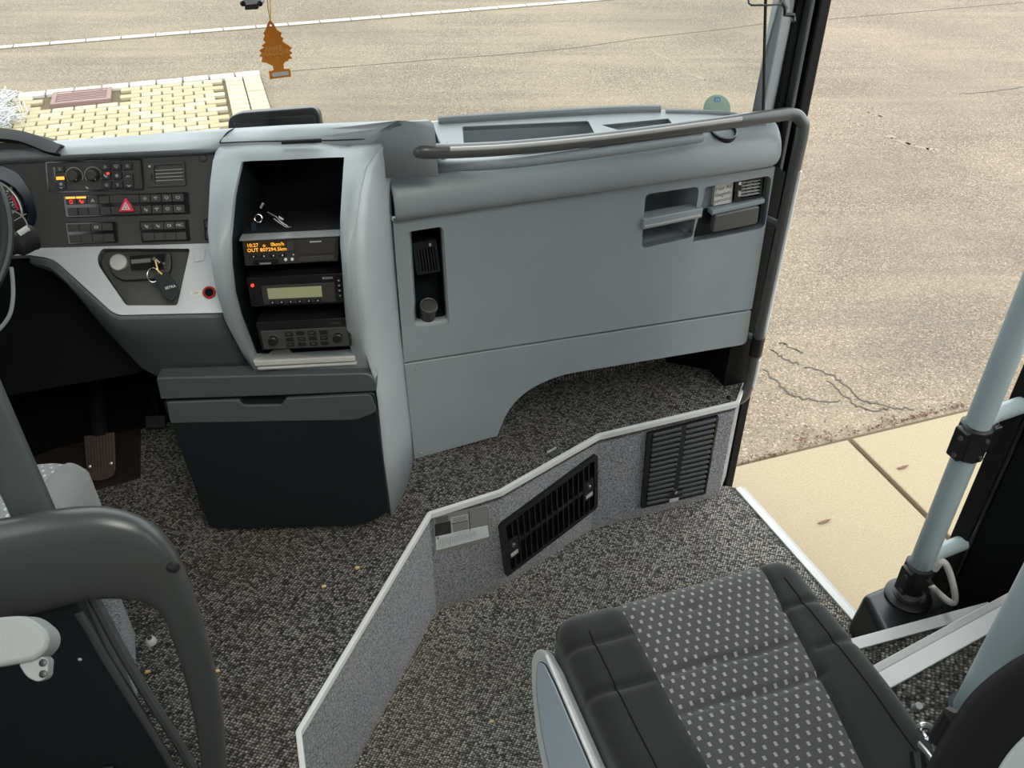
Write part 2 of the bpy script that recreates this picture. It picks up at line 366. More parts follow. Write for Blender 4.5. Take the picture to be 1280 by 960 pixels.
# ------------------------------------------------------------------ setting: outside
def outside():
    F = fr3((0, 0, GZ), (1, 0, 0), (0, 1, 0))
    g = MB().grid([[V((x, y, GZ)) for x in (-40, -10, 0, 10, 40)] for y in (-30, 0, 10, 45)]).build('ground', M['asphalt'], kind='structure')
    G = fr3(onz(325, 92, GZ), UB, WB)                           # paved island, origin at its far right corner
    bed = MB().box(G, -3.4, .0, -1.82, .0, 0, .006).build('paving', M['joint'], kind='structure')
    me = {}
    def piece(name, a0, a1, b0, b1, m, par, h=.03):
        o = MB().box(G, a0, a1, b0, b1, .002, h + random.uniform(-.003, .003)).build(name, m, par, bevel=.006, seg=1)
        return o
    # pale border: one row of setts along the far edge, two columns at the right edge
    for i in range(16):
        a = -.22 * i; piece('kerb_stone', a - .212, a - .005, -.125, -.005, M['paint'], bed, .034)
    for j in range(16):
        for c in range(2):
            piece('border_paver', -.005 - .155 * (c + 1) + .004, -.005 - .155 * c - .004, -.135 - .105 * (j + 1) + .004, -.135 - .105 * j - .004, M['paver2'], bed)
    L, W = .168, .094
    ga, gb = G.px(60, 133), G.px(127, 115)
    for r in range(17):
        off = (r % 2) * L / 2
        for k in range(18):
            a1 = -.33 - k * L - off; a0 = a1 - L; b1 = -.135 - r * W; b0 = b1 - W
            if a0 < ga[0] + .5 and a1 > ga[0] + .02 and b1 > gb[1] - .34 and b0 < gb[1] + .02: continue
            piece('paver', a0 + .005, a1 - .005, b0 + .005, b1 - .005, M['paver'] if random.random() < .7 else M['paver2'], bed)
    # drain grate
    t = thing('drain_grate', 'rusty iron drain grate in the yellow paving outside', 'drain grate', G.pt(ga[0] + .25, gb[1] - .16, 0))
    a0, a1, b0, b1 = ga[0] + .03, ga[0] + .49, gb[1] - .32, gb[1] - .0
    MB().prism(G, [(a0, b0), (a1, b0), (a1, b1), (a0, b1)], .004, .036, [[(a0 + .035, b0 + .025), (a1 - .035, b0 + .025), (a1 - .035, b1 - .025), (a0 + .035, b1 - .025)]]).build('frame', M['grate'], t)
    MB().box(G, a0 + .03, a1 - .03, b0 + .02, b1 - .02, .003, .008).build('pit', M['dark'], t)
    for i in range(6):
        b = b0 + .036 + i * .044
        MB().box(G, a0 + .03, a1 - .03, b, b + .021, .008, .033).build('grate_bar', M['grate'], t)
    # pale litter at the left edge
    m = MB()
    for i in range(420):
        p = onz(random.gauss(-2, 13), random.uniform(130, 168), GZ) + V((0, 0, random.uniform(.02, .14)))
        d = V((random.uniform(-1, 1), random.uniform(-1, 1), random.uniform(-.5, .8))).normalized() * random.uniform(.03, .09)
        m.tube([p - d, p + d], random.uniform(.002, .005), 4)
    o = m.build('dry_bush', M['litter'], kind='stuff'); tag(o, 'tangle of whitish dry twigs on the yellow paving at far left', 'bush')
    # road line of pale setts
    p, e = onz(0, 60, GZ), onz(750, 0, GZ); u = (e - p).normalized(); Lf = fr3(p - u * 1.2, u, V((0, 0, 1)).cross(u))
    ln = MB().box(Lf, 0, 14, -.055, .055, 0, .003).build('road_line', M['joint'], kind='structure')
    for i in range(34):
        MB().box(Lf, i * .33 + .004, i * .33 + .325, -.045, .045, .002, .012).build('line_stone', M['paint'], ln, bevel=.004, seg=1)
    # tar seams and cracks
    def strip(name, pts, wd, z=.003, m=M['tar'], jit=0):
        P = [onz(x, y, GZ) for x, y in pts]; mb = MB()
        if jit:
            P = smooth_path(P, 7); P = [p + V((random.uniform(-jit, jit), random.uniform(-jit, jit), 0)) for p in P]
        for i in range(len(P) - 1):
            u = (P[i + 1] - P[i]).normalized(); s = V((-u.y, u.x, 0)) * wd * .5 * random.uniform(.7, 1.2)
            mb.add([P[i] - s, P[i + 1] - s, P[i + 1] + s, P[i] + s, *[q + V((0, 0, z)) for q in (P[i] - s, P[i + 1] - s, P[i + 1] + s, P[i] + s)]], [(4, 5, 6, 7), (0, 1, 5, 4), (1, 2, 6, 5), (2, 3, 7, 6), (3, 0, 4, 7)])
        return mb
    seams = [[(340, 91), (440, 83), (565, 73), (700, 62), (800, 48), (900, 37), (955, 30)], [(1035, 24), (1120, 17), (1200, 10), (1279, 3)], [(1200, 118), (1240, 114), (1279, 109)]]
    mb = MB()
    for s_ in seams: q_ = strip('', s_, .009, jit=.008); mb.add(q_.v, q_.f)
    mb.build('road_seam', M['tar'], kind='structure')
    mb = MB()
    for s_ in [[(1004, 458), (1035, 468), (1058, 482), (1075, 500), (1110, 508), (1140, 512)], [(1000, 440), (985, 432), (975, 428)], [(1035, 475), (1060, 498), (1080, 512), (1112, 511)],
               [(965, 437), (978, 447), (1000, 455)], [(955, 462), (985, 490), (1010, 500), (1050, 502)]]:
        q_ = strip('', s_, .007, jit=.012); mb.add(q_.v, q_.f)
    mb.build('road_crack', M['tar'], kind='structure')
    # pale worn streaks are thin remains of paint
    mb = MB()
    for s_ in [[(812, 62), (850, 82)], [(858, 92), (885, 101)], [(1080, 140), (1104, 146)], [(1110, 170), (1140, 182), (1170, 188)]]:
        q_ = strip('', s_, .05, .0015, jit=.02); mb.add(q_.v, q_.f)
    mb.build('paint_remnant', M['worn'], kind='structure')
    # kerbside concrete slabs
    S = fr3(onz(1060, 555, GZ), UB, WB)
    pv = MB().box(S, -3, 6, -4, .03, -.02, .006).build('pavement', M['joint'], kind='structure')
    for a0, a1 in ((-1.6, -.01), (.012, 1.6), (1.62, 3.2)):
        for b0, b1 in ((-1.5, 0), (-3.0, -1.52)):
            MB().box(S, a0, a1, b0, b1, 0, .03).build('paving_slab', M['slab'], pv, bevel=.006, seg=1)
    # leaves in the gutter
    m = MB()
    for i in range(230):
        t = random.random(); p = onz(lerp(925, 1210, t), lerp(584, 508, t) - random.expovariate(.35 if abs(t - .45) > .25 else .13), GZ) + V((0, 0, random.uniform(.006, .02)))
        a = random.uniform(0, 6.28); r = random.uniform(.004, .011); u = V((math.cos(a), math.sin(a), random.uniform(-.3, .3))) * r; s = V((-math.sin(a), math.cos(a), .1)) * r * .5
        m.add([p - u, p - s, p + u, p + s + V((0, 0, .003))], [(0, 1, 2, 3)])
    o = m.build('leaf_litter', M['leaf'], kind='stuff', solid=.0012); tag(o, 'brown leaf litter gathered along the kerb joint outside the door', 'leaves')
    for i, (x, y, l) in enumerate([(1030, 653, 'small red dry leaf lying alone on the concrete slab nearest the door'), (1128, 585, 'small brown dry leaf on the concrete slab beyond the joint')]):
        p = onz(x, y, GZ + .031); m = MB()
        rows = [[p + V((t * .03 * s_, t * .012 + k * .007 * (1 - t * t), .003 + .004 * t * t)) for k in (-1, 0, 1)] for t in (-1, -.5, 0, .5, 1) for s_ in (1,)]
        tag(m.grid(rows).build('dry_leaf', M['leaf'], solid=.0015), l, 'leaf')
outside()

# ------------------------------------------------------------------ setting: the bus shell
EDGE = [(-.36, .45), (-.385, .86), (-.414, .956), (-.206, 1.548), (-.032, 1.628), (.238, 1.852), (.650, 1.999), (.690, 2.09)]
def shell():
    pl = [tuple(p) for p in EDGE] + [(.66, 2.45), (-1.6, 1.75), (-1.9, .2), (-.9, -.1)]
    MB().prism(HOR, pl, -.03, 0).build('floor', M['carpet'], kind='structure')
    land = [(-.42, .35), (-.5, .9), (-.25, 1.6), (-.05, 1.7), (.22, 1.92), (.60, 2.06), (.715, 2.035), (.93, 1.50), (1.2, .85), (.7, .3)]
    MB().prism(HOR, land, LZ - .05, LZ).build('floor_landing', M['carpet2'], kind='structure')
    # felt covered risers with a slim white edging
    for i in range(len(EDGE) - 1):
        a, b = V((*EDGE[i], 0)), V((*EDGE[i + 1], 0)); u = (b - a).normalized(); f = fr3(a, u, (0, 0, 1)); L = (b - a).length
        MB().box(f, 0, L, LZ, -.006, -.02, .0).build('riser', M['felt'], kind='structure')
        MB().box(f, -.001, L + .001, -.014, .004, -.004, .007).build('trim_%d' % (i + 1), M['edge'], kind='structure', bevel=.002)
    # door sill strip
    a, b = V((.712, 2.03, LZ)), V((.985, 1.36, LZ)); u = (b - a).normalized(); f = fr3(a, u, V((0, 0, 1)).cross(u)); L = (b - a).length
    MB().box(f, 0, L, -.006, .016, -.03, .006).build('door_sill', M['edge'], kind='structure', bevel=.002)
    MB().box(f, 0, L, .016, .03, -.06, .0).build('sill_seal', M['railstrip'], kind='structure', bevel=.003)
    MB().box(f, 0, L, .0, .03, -.49, -.06).build('step_skirt', M['frame'], kind='structure')
    # steps rising to the aisle behind the guide seat
    for i, (p, e, z, dz) in enumerate([((1085, 795), (1215, 760), -.2, .17), ((1115, 835), (1280, 745), 0, .2)]):
        a, b = onz(*p, z), onz(*e, z); u = (b - a).normalized(); f = fr3(a, u, V((0, 0, 1)).cross(u)); L = (b - a).length
        ext = .05 if i == 0 else .25
        MB().box(f, -.25, L + ext, -.32 if i == 0 else -.6, 0, -dz, -.002).build('step', M['stepcarpet'], kind='structure')
        MB().box(f, -.25, L + ext, -.028 if i == 0 else -.034, .004, -.02, .003).build('step_nosing', M['edge'], kind='structure', bevel=.002)
        if i: MB().box(f, -.25, L + ext, .004, .024, -.03, .001).build('nosing_lip', M['railstrip'], kind='structure', bevel=.004)
    # ceiling, walls, bulkhead (mostly outside the view, they shade the cab)
    fb = fr3((0, 0, 0), UB, WB)
    added_hatch = [(-.45, -.95), (.85, -.95), (.85, .5), (-.45, .5)]  # unseen roof opening, added to brighten the cab from above
    MB().prism(fb, [(-1.15, -6), (1.5, -6), (1.5, 1.75), (-1.15, 1.75)], 2.02, 2.06, [added_hatch]).build('ceiling', M['ceil'], kind='structure')
    MB().prism(fb, added_hatch, 2.036, 2.044).build('window_4', M['glass'], kind='structure')
    for nm, a in (('wall_left', -1.13), ('wall_right', 1.47)):
        f = fr3(bus(a, 0), WB, (0, 0, 1)); b1 = 2.05 if a < 0 else .75
        holes = [[(-5.6, .75), (-.4, .75), (-.4, 1.75), (-5.6, 1.75)]]
        if a < 0: holes.append([(.1, 1.05), (1.3, 1.05), (1.3, 1.75), (.1, 1.75)])
        MB().prism(f, [(-6, GZ + .25), (b1, GZ + .25), (b1, 2.02), (-6, 2.02)], -.02, .02, holes).build(nm, M['wall'], kind='structure')
        MB().box(f, -5.6, -.4, .75, 1.75, -.004, .004).build('window_%d' % (2 if a < 0 else 3), M['glass'], kind='structure')
    f = fr3(bus(-1.13, -6), UB, (0, 0, 1)); MB().box(f, 0, 2.6, -.6, 2.02, -.02, .02).build('wall_rear', M['wall'], kind='structure')
    mt = [onz(*p, 0) for p in ((-120, 520), (60, 500), (176, 498), (176, 598), (150, 606), (60, 625), (-120, 660))]
    MB().prism(HOR, [(p.x, p.y) for p in mt], .0, .006).build('floor_mat', M['mat'], kind='structure', bevel=.002)
    # front bulkhead under the windscreen
    rows = [[bus(a, b, z) for a, b in [(-1.13, 1.95), (-.6, 2.1), (0, 2.16), (.6, 2.14), (1.05, 2.03), (1.28, 1.86)]] for z in (-.3, .74)]
    MB().grid(rows).build('wall_front', M['dark'], kind='structure', solid=.03)
    # windscreen
    base = [(-1.13, 2.0), (-.6, 2.16), (0, 2.22), (.6, 2.19), (1.05, 2.07), (1.32, 1.885)]
    rows = []
    for k in range(7):
        t = k / 6; rows.append([bus(a, b - .28 * t * t - .1 * t, .74 + 1.26 * t) for a, b in base])
    MB().grid(rows).build('window_1', M['glass'], kind='structure', solid=.006)
    # under the guide dashboard: carpeted back
    f = Fr(RP.pt(0, 0, -.2), 18.4, 0); MB().box(f, .05, .96, 0, .6, -.02, 0).build('wall_footwell', M['carpet'], kind='structure')
shell()

# ------------------------------------------------------------------ guide side dashboard
def dash_right():
    t = thing('guide_dashboard', 'wide grey dashboard on the door side with recesses and long handrail along its top', 'dashboard', RP.pt(.45, 0, -.1))
    P = RP.P
    cub = rnd(P([(509, 290), (554, 283), (562, 406), (517, 410)]), .012)
    rec = rnd(P([(807, 243), (874, 233), (866, 297), (802, 311)]), .014)
    rec2 = rnd(P([(882, 234), (965, 219), (956, 285), (866, 303), (868, 290), (876, 262)]), [.004, .02, .02, .004, .004, .004])
    up = P([(491, 277), (969, 209), (940, 386), (505, 453)])
    MB().prism(RP, up, -.025, 0, [cub, rec, rec2]).build('front_panel', M['grey'], t, bevel=.004, seg=3)
    lo = P([(505, 456), (940, 389), (934, 431), (735, 464), (700, 470), (660, 488), (636, 512), (622, 546), (518, 575)])
    lo = rnd(lo, [0, .004, .02, .05, .05, .05, .05, 0, 0])
    MB().prism(RP, lo, -.025, -.0015).build('lower_panel', M['grey'], t, bevel=.003, seg=2)
    ci = rnd(P([(516, 289), (553, 285), (560, 401), (523, 405)]), .01)
    MB().grid([[RP.pt(*p, -.004) for p in cub], [RP.pt(*p, -.022) for p in ci]], closed=True).build('cubby_rim', M['grey'], t, solid=.002)
    MB().recess(RP, ci, -.02, .06).build('cubby', M['bin'], t)
    MB().recess(RP, rec, -.004, .15).build('grip_recess', M['grey'], t)
    MB().recess(RP, rec2, -.004, .03).build('fitting_recess', M['grey'], t)
    # rounded cap over the panel
    prof = [(-.02, .699), (.006, .700), (.02, .706), (.028, .722), (.028, .74), (.02, .762), (.006, .78), (-.012, .79), (-.03, .796)]
    rows = []
    A = [RP.px(491, 275)[0] + .0, .02, .12, .3, .5, .7, .86, .93, .955, .968, .972]
    IN = [0] * 7 + [.004, .012, .028, .06]
    for a, i_ in zip(A, IN): rows.append([RP.pt(a, z - .002 + (0 if h < -.02 else 0), h - i_) for h, z in prof])
    MB().grid(rows).build('top_cap', M['grey'], t, solid=.004, sub=1, ang=80)
    # horizontal top plate with trays
    T = fr3(V((0, 0, .797)), UB, WB); TP = lambda l: [T.px(*p) for p in l]
    fy = T.px(700, 190)[1]
    tb = lambda a, h: (lambda p: ((p - T.o).dot(UB), (p - T.o).dot(WB)))(RP.pt(a, 0, h))
    plate = [tb(.0, -.026), tb(.0, -.13)] + TP([(545, 152), (640, 146), (760, 139), (830, 137), (900, 139), (946, 146)]) + [tb(.955, -.09), tb(.95, -.045), tb(.93, -.026)]
    tray = rnd(TP([(578, 158), (735, 151), (745, 170), (640, 180), (580, 182)]), .006)
    tray2 = rnd(TP([(752, 156), (835, 148), (842, 156), (775, 163)]), .004)
    cup = [(T.px(905, 155.5)[0] + .026 * math.cos(q * .3142), T.px(905, 155.5)[1] + .026 * math.sin(q * .3142)) for q in range(20)]
    MB().prism(T, plate, -.012, 0, [tray, tray2]).build('top_plate', M['grey'], t, bevel=.003)
    MB().recess(T, tray, -.002, .05).build('tray', M['grey'], t)
    MB().recess(T, tray2, -.002, .02).build('tray', M['grey'], t)
    CU = Fr(onz(905, 163, .797), 18.4, 72); cu = MB().lathe(CU, 0, 0, [(.032, -.02), (.032, .001), (.0285, .002), (.0275, -.004), (.026, -.012)], 28).build('cup_holder', M['black'], t, ang=50)
    MB().ring(CU, 0, 0, .031, .0014, 30, 6, .0015).build('cup_rim', M['grey'], cu)
    pth = smooth_path([T.pt(*T.px(x, y), .004) for x, y in [(548, 153), (640, 147), (760, 140), (825, 138)]], 6)
    MB().tube(pth, .011, 10).build('rear_rim', M['grey'], t)
    pth = smooth_path([T.pt(*T.px(x, y), .0) for x, y in [(832, 140), (900, 142), (942, 150)]], 5)
    MB().tube(pth, .008, 10).build('rear_rim', M['grey'], t)
    # groove for the rail: a long padded ridge on the front shoulder
    pth = smooth_path([onz(x, y, .803) for x, y in [(545, 203), (552, 207), (600, 206), (660, 201), (760, 188.5), (866, 173), (871, 171)]], 6)
    MB().tube(pth, .0125, 12).build('rail_ridge', M['grey'], t)
    # parting line is the gap; vent and knob in the cubby
    C = Fr(RP.pt(0, .55, -.035), 18.4, 6)
    v = t
    q0 = C.P([(514, 302), (544, 297), (549, 337), (520, 342)])
    fv = MB().prism(C, rnd(q0, .004), 0, .012, [rnd(quad(q0, .14, .88, .22, .93), .002)]).build('air_vent', M['black'], t, bevel=.001)
    MB().prism(C, quad(q0, .1, .9, .15, .95), -.004, .001).build('vent_back', M['dark'], fv)
    for i in range(6):
        s_ = .18 + i * .123; MB().prism(C, quad(q0, s_, s_ + .035, .22, .93), .002, .011).build('slat', M['key'], fv)
    MB().prism(C, quad(q0, .66, .74, .08, .15), .012, .016).build('vent_tab', M['railstrip'], fv)
    K = Fr(RP.pt(*RP.px(538, 404), -.03), 18.4, 62); o_ = (0, 0)
    k = MB().lathe(K, 0, 0, [(.019, 0), (.019, .04), (.0215, .042), (.0215, .05), (.018, .054), (.012, .054)], 24).build('socket_cap', M['panel'], t, bevel=.001, ang=50)
    MB().ring(K, 0, 0, .0195, .0018, 24, 6, .0535).build('cap_rim', M['post'], k)
    # grab bar inside the right hand recess
    ra, rb = RP.px(804, 278), RP.px(876, 265)
    g = MB().prism(RP, rnd([(ra[0] - .004, ra[1] - .016), (rb[0] + .001, rb[1] - .012), (rb[0] + .001, rb[1] + .014), (ra[0] - .004, ra[1] + .012)], .004), -.03, .008).build('grab_bar', M['grey'], t, bevel=.006, seg=3)
    MB().prism(RP, [(ra[0], ra[1] - .009), (rb[0] - .003, rb[1] - .006), (rb[0] - .003, rb[1] - .001), (ra[0], ra[1] - .004)], .008, .011).build('grab_strip', M['railstrip'], g, bevel=.001)
    # name plate, vent, folding ash tray
    ql = RP.P([(894, 231), (917, 225), (914, 253), (891, 257)], -.02)
    pl = MB().prism(RP, ql, -.03, -.018).build('notice_plate', M['paper'], t, bevel=.001)
    m = MB(); sx = (V(ql[1]) - V(ql[0])).length
    rot = math.atan2(ql[1][1] - ql[0][1], ql[1][0] - ql[0][0])
    for i, s_ in enumerate(['Nur für', 'Begleit-', 'personal']):
        c = quad(ql, .5, .5, .22 + .28 * i, .22 + .28 * i)[0]; m.text(RP, s_, c[0], c[1], .0155, -.0175, rot)
    m.build('lettering', M['fadeink'], pl)
    qv = RP.P([(919, 225), (953, 220), (951, 246), (917, 252)], -.015)
    vv = MB().prism(RP, rnd(qv, .003), -.03, -.012, [quad(qv, .24, .93, .1, .9)]).build('air_vent', M['black'], t, bevel=.001)
    MB().prism(RP, quad(qv, .1, .95, .05, .95), -.032, -.028).build('vent_back', M['dark'], vv)
    for i in range(5): MB().prism(RP, quad(qv, .24, .93, .16 + i * .155, .19 + i * .155), -.028, -.013).build('slat', M['railstrip'], vv)
    for s_ in (.45, .7): MB().prism(RP, quad(qv, s_, s_ + .02, .1, .9), -.028, -.016).build('fin', M['post'], vv)
    MB().prism(RP, quad(qv, .1, .18, .08, .2), -.012, -.008).build('vent_tab', M['white'], vv)
    MB().prism(RP, quad(qv, .1, .18, .5, .72), -.012, -.006).build('vent_wheel', M['railstrip'], vv)
    qs = RP.P([(889, 262), (955, 247), (954, 253), (888, 268)], -.01); MB().prism(RP, qs, -.03, -.003).build('ledge', M['grey'], t, bevel=.002)
    qa = RP.P([(894, 270), (950, 258), (947, 280), (891, 291)], .008)
    a_ = MB().prism(RP, rnd(qa, .006), -.012, .008).build('ash_tray', M['rail'], t, bevel=.004, seg=3, label='grey ash tray flap')
    qd = RP.P([(873, 265), (952, 252), (950, 288), (868, 300)], -.02); MB().prism(RP, qd, -.033, -.025).build('ash_tray_well', M['black'], t)
    for x, y in ((521, 462), (527, 567)):
        c = RP.px(x, y); MB().lathe(RP, c[0], c[1], [(.004, -.002), (.004, .001), (.002, .002)], 10).build('screw', M['alu'], t)
    # handrail, its own thing
    ends = [(503, 187, .845), (519, 188, .864), (545, 189, .862), (585, 188, .852), (650, 184, .838), (760, 173, .83), (880, 157, .83), (965, 145, .83)]
    pts = [onz(505, 186, .835)]
    for x, y, z in ends[1:]: pts.append(onz(x, y, z))
    r = thing('handrail', 'grey tubular handrail running along dashboard top and bending down at the door', 'handrail', pts[3])
    h = pts[-1]; u = (pts[-1] - pts[-2]).normalized()
    c = onz(1000, 160, .80); cx = c
    dn = ony(936, 480, c.y + .03)
    tail = [onz(990, 143, .828), onz(1001, 150, .815), onz(1003, 165, .785)]
    low = [lerp(tail[-1], dn, k / 6) for k in range(1, 7)] + [dn + V((-.012, 0, -.05)), dn + V((-.05, .01, -.075)), dn + V((-.12, .03, -.08))]
    path = smooth_path(pts + tail + low, 6)
    MB().tube(path, .0155, 16).build('tube', M['rail'], r)
    MB().tube([pts[0], lerp(pts[1], pts[2], .15)], .0175, 16).build('end_sleeve', M['post'], r)
    off = V((.0, -.0115, .0085))
    MB().tube([p + off for p in smooth_path(pts[1:], 6)][9:-3], .0055, 8).build('inlay_strip', M['railstrip'], r)
    lp = [lerp(tail[-1], dn, k / 8) for k in range(9)]
    MB().tube([p + V((.011, -.0095, 0)) for p in lp[1:7]], .006, 8).build('inlay_strip', M['edge'], r)
    MB().tube([p + V((.011, -.0095, 0)) for p in (lp[7], lp[8])], .006, 8).build('inlay_strip', M['edge'], r)
    for k in (.33, .80):
        q = lerp(tail[-1], dn, k); MB().tube([q, q + V((-.05, .04, .01))], .011, 10).build('bracket', M['post'], r)
    q = lerp(tail[-1], dn, .78); MB().tube([q, lerp(tail[-1], dn, .86)], .0185, 14).build('clamp', M['black'], r)
dash_right()

# ------------------------------------------------------------------ centre console
FP = [(150, 1.72), (170, 1.64), (180, 1.60), (200, 1.56), (240, 1.49), (290, 1.43), (330, 1.40), (370, 1.403), (400, 1.415), (465, 1.49), (500, 1.5)]
def prof(y):
    for (a, b), (c, d) in zip(FP, FP[1:]):
        if y <= c: return lerp(b, d, max(0, (y - a) / (c - a)))
    return FP[-1][1]
def cpt(px, py, back=0):
    r = ray(px, py); f = prof(py) + back; d = (f + .07 * .42) / (r.y - .07 * r.x); return CAM + r * d
def itp(tab, y):
    for (a, b), (c, d) in zip(tab, tab[1:]):
        if y <= c: return lerp(b, d, max(0, (y - a) / (c - a)))
    return tab[-1][1]
LO = [(182, 276), (188, 270), (200, 267), (230, 263), (260, 261), (290, 260), (330, 264), (370, 272), (400, 281), (430, 296), (466, 318)]
LI = [(202, 302), (225, 296), (250, 291), (305, 286), (340, 287), (367, 290), (405, 300), (440, 315), (460, 325)]
RI = [(196, 430), (270, 425), (305, 425), (330, 427), (392, 431), (430, 435), (447, 440)]
RO = [(177, 486), (183, 480), (190, 472), (200, 464), (212, 457), (242, 450), (292, 444), (330, 442), (355, 443), (405, 448), (450, 457), (470, 473)]
def console():
    t = thing('centre_console', 'tall grey centre console with bowed open front and right side toned paler as lit', 'console', (-.42, 1.62, 0))
    BK = [(177, .11), (183, .095), (190, .08), (200, .06), (212, .035), (242, .012), (275, 0)]
    ys = [203, 215, 230, 250, 275, 300, 330, 360, 390, 415, 437]
    NL = 6
    def band(L0, L1, yy, k0=None):
        rows = []
        for y in yy:
            a, b = itp(L0, y), itp(L1, y)
            rows.append([cpt(lerp(a, b, s), y) for s in (0, .5, 1)])
        return rows
    # ring as one mesh: outer, inner and inner back loops
    outer, inner = [], []
    for x in (300, 330, 365, 400, 425): outer.append(None)
    top_o = [(276, 182), (300, 181), (340, 180), (400, 179), (440, 178), (486, 177)]
    top_i = [(302, 203), (315, 201.5), (340, 201), (380, 199), (410, 197.5), (430, 197)]
    bot_o = [(473, 469), (450, 469), (420, 468), (380, 467), (350, 467), (318, 466)]
    bot_i = [(440, 443), (420, 445), (400, 446), (370, 448), (345, 450), (318, 449)]
    oy = [190, 200, 212, 242, 275, 305, 335, 370, 405, 440]; iy = [208, 216, 230, 250, 275, 305, 335, 370, 400, 425]
    O = top_o + [(itp(RO, a), a) for a in oy] + bot_o + [(itp(LO, a), a) for a in reversed(oy)]
    I = top_i + [(itp(RI, b), b) for b in iy] + bot_i + [(itp(LI, b), b) for b in reversed(iy)]
    n = len(O)
    inset = V((0, .006, 0))
    bk = [itp(BK, y) * min(1, max(0, (x - 400) / 72)) if y < 275 else 0 for x, y in O]
    o0 = [cpt(x, y, k) + V((0, .02, -.002)) for (x, y), k in zip(O, bk)]
    o1 = [cpt(*p, k) for p, k in zip(O, bk)]
    mid = []; im = []
    for p, q, k in zip(O, I, bk): mid.append(cpt(lerp(p[0], q[0], .5), lerp(p[1], q[1], .5), k * .3) + V((0, -.006, .003)))
    i1 = [cpt(*q) + V((0, .002, 0)) for q in I]
    c = sum(i1, V((0, 0, 0))) / n
    i2 = [p + V((0, .015, 0)) + (c - p) * .012 for p in i1]; i3 = [V((p.x, p.y + .1, p.z)) + (c - p) * .03 for p in i1]
    MB().grid([o0, o1, mid, i1, i2], closed=True).build('bezel', M['grey'], t, ang=60)
    MB().grid([i2, i3], closed=True).build('bezel_lining', M['bin'], t, ang=60)
    # shelf compartment lining: dark box behind the opening
    i4 = [V((p.x, 1.66, p.z)) for p in i3]; i5 = [c2_ * .0 + V((lerp(p.x, c.x, .5), 1.66, lerp(p.z, c.z, .5))) for p, c2_ in zip(i3, i3)]
    mbx = MB().grid([i3, i4, i5], closed=True); mbx.f.append(tuple(range(2 * n, 3 * n))); mbx.build('compartment', M['dark'], t, solid=.002)
    f = CD
    a, b = f.px(299, 299), f.px(428, 293)
    MB().prism(f, [(a[0], a[1] - .002), (b[0], b[1] - .002), (b[0], b[1] + .002), (a[0], a[1] + .002)], -.14, .005).build('shelf', M['black'], t, bevel=.001)
    f = Fr(cpt(380, 448), 4, 0); sb = [(316, 449.5), (444, 443.5), (445, 450), (319, 456.5)]
    MB().prism(f, f.P(sb), -.04, .006).build('sill_bar', M['railstrip'], t, bevel=.003)
    MB().prism(f, f.P([(322, 458.5), (446, 452), (446, 454.5), (323, 461)]), -.02, .004).build('sill_bar', M['railstrip'], t, bevel=.001)
    # right cheek beside the guide dashboard; light on it painted as paler grey
    rear = [RP.pt(*RP.px(x, y), -.012) for x, y in [(490, 180), (490, 196), (490, 222), (490, 255), (491, 290), (494, 335), (498, 375), (502, 418), (506, 452), (508, 478), (511, 505), (515, 540), (518, 578)]]
    fy_ = (180, 192, 210, 242, 280, 325, 365, 405, 440)
    front = [cpt(itp(RO, y), y, itp(BK, y)) + V((0, .006, 0)) for y in fy_] + [DB.pt(*DB.px(x, y), h) for x, y, h in ((468, 476, -.004), (472, 505, -.01), (479, 575, -.01), (489, 650, -.01))]
    rows = [[lerp(a, b, s) + V((.008 * math.sin(math.pi * s) * min(1, i / 3), 0, 0)) for s in (0, .2, .5, .8, 1)] for i, (a, b) in enumerate(zip(front, rear))]
    MB().grid(rows).build('side_cheek', M['pale'], t, solid=.003, ang=70)
    # upper cheek where the rail starts
    top = [RP.pt(*RP.px(490, 180), -.01), onz(505, 170.5, .9), onz(522, 162, .91), onz(541, 154, .917)]
    bot = [RP.pt(*RP.px(491, 245), -.02), RP.pt(*RP.px(505, 228), -.03), onz(525, 215, .775), onz(548, 203, .775)]
    rows = [[lerp(a, b, s) + V((.004, -.006, 0)) * math.sin(math.pi * s) for s in (0, .2, .4, .6, .8, 1)] for a, b in zip(top, bot)]
    rows = [rows[0]] + [[lerp(p, q_, .5) for p, q_ in zip(rows[0], rows[1])]] + rows[1:] + [[V((p.x + .012, p.y + .1, min(p.z, .80))) for p in rows[-1]]]
    MB().grid(rows).build('upper_cheek', M['grey'], t, solid=.003, ang=70)
    # lid on top
    fz = [cpt(276, 181), cpt(330, 179), cpt(400, 178), cpt(460, 176, .05), cpt(487, 175, .115)]
    bz = [onz(296, 164, .93), onz(360, 160, .932), onz(420, 157, .932), onz(500, 153, .93), onz(538, 152, .925)]
    rows = []
    for s, dz in ((-.1, -.008), (0, .002), (.15, .006), (.5, .008), (.9, .006), (1.0, .001), (1.06, -.015), (1.08, -.12)):
        rows.append([lerp(a, b, min(s, 1.0)) + (b - a).normalized() * max(0, s - 1) * .15 + V((0, 0, dz)) for a, b in zip(fz, bz)])
    l = MB().grid(rows).build('lid', M['grey'], t, solid=.005, ang=70)
    a, b = onz(352, 178, .935), onz(402, 175.5, .935)
    MB().tube([a, b], .004, 8).build('lid_pull', M['soft'], l)
    MB().tube(smooth_path([p + V((0, -.001, .004)) for p in fz], 4), .0013, 6).build('lid_seam', M['soft'], l)
    MB().tube(smooth_path([fz[0] + V((-.001, 0, .004)), lerp(fz[0], bz[0], .5) + V((0, 0, .011)), bz[0] + V((0, 0, .006))], 4), .0016, 6).build('lid_seam', M['soft'], l)
    # left flank and back body
    rows = [[cpt(itp(LO, y), y) + V((0, .004, 0)), cpt(itp(LO, y), y) + V((.01, .14, -.07))] for y in (200, 230, 290, 350, 400, 440, 466)]
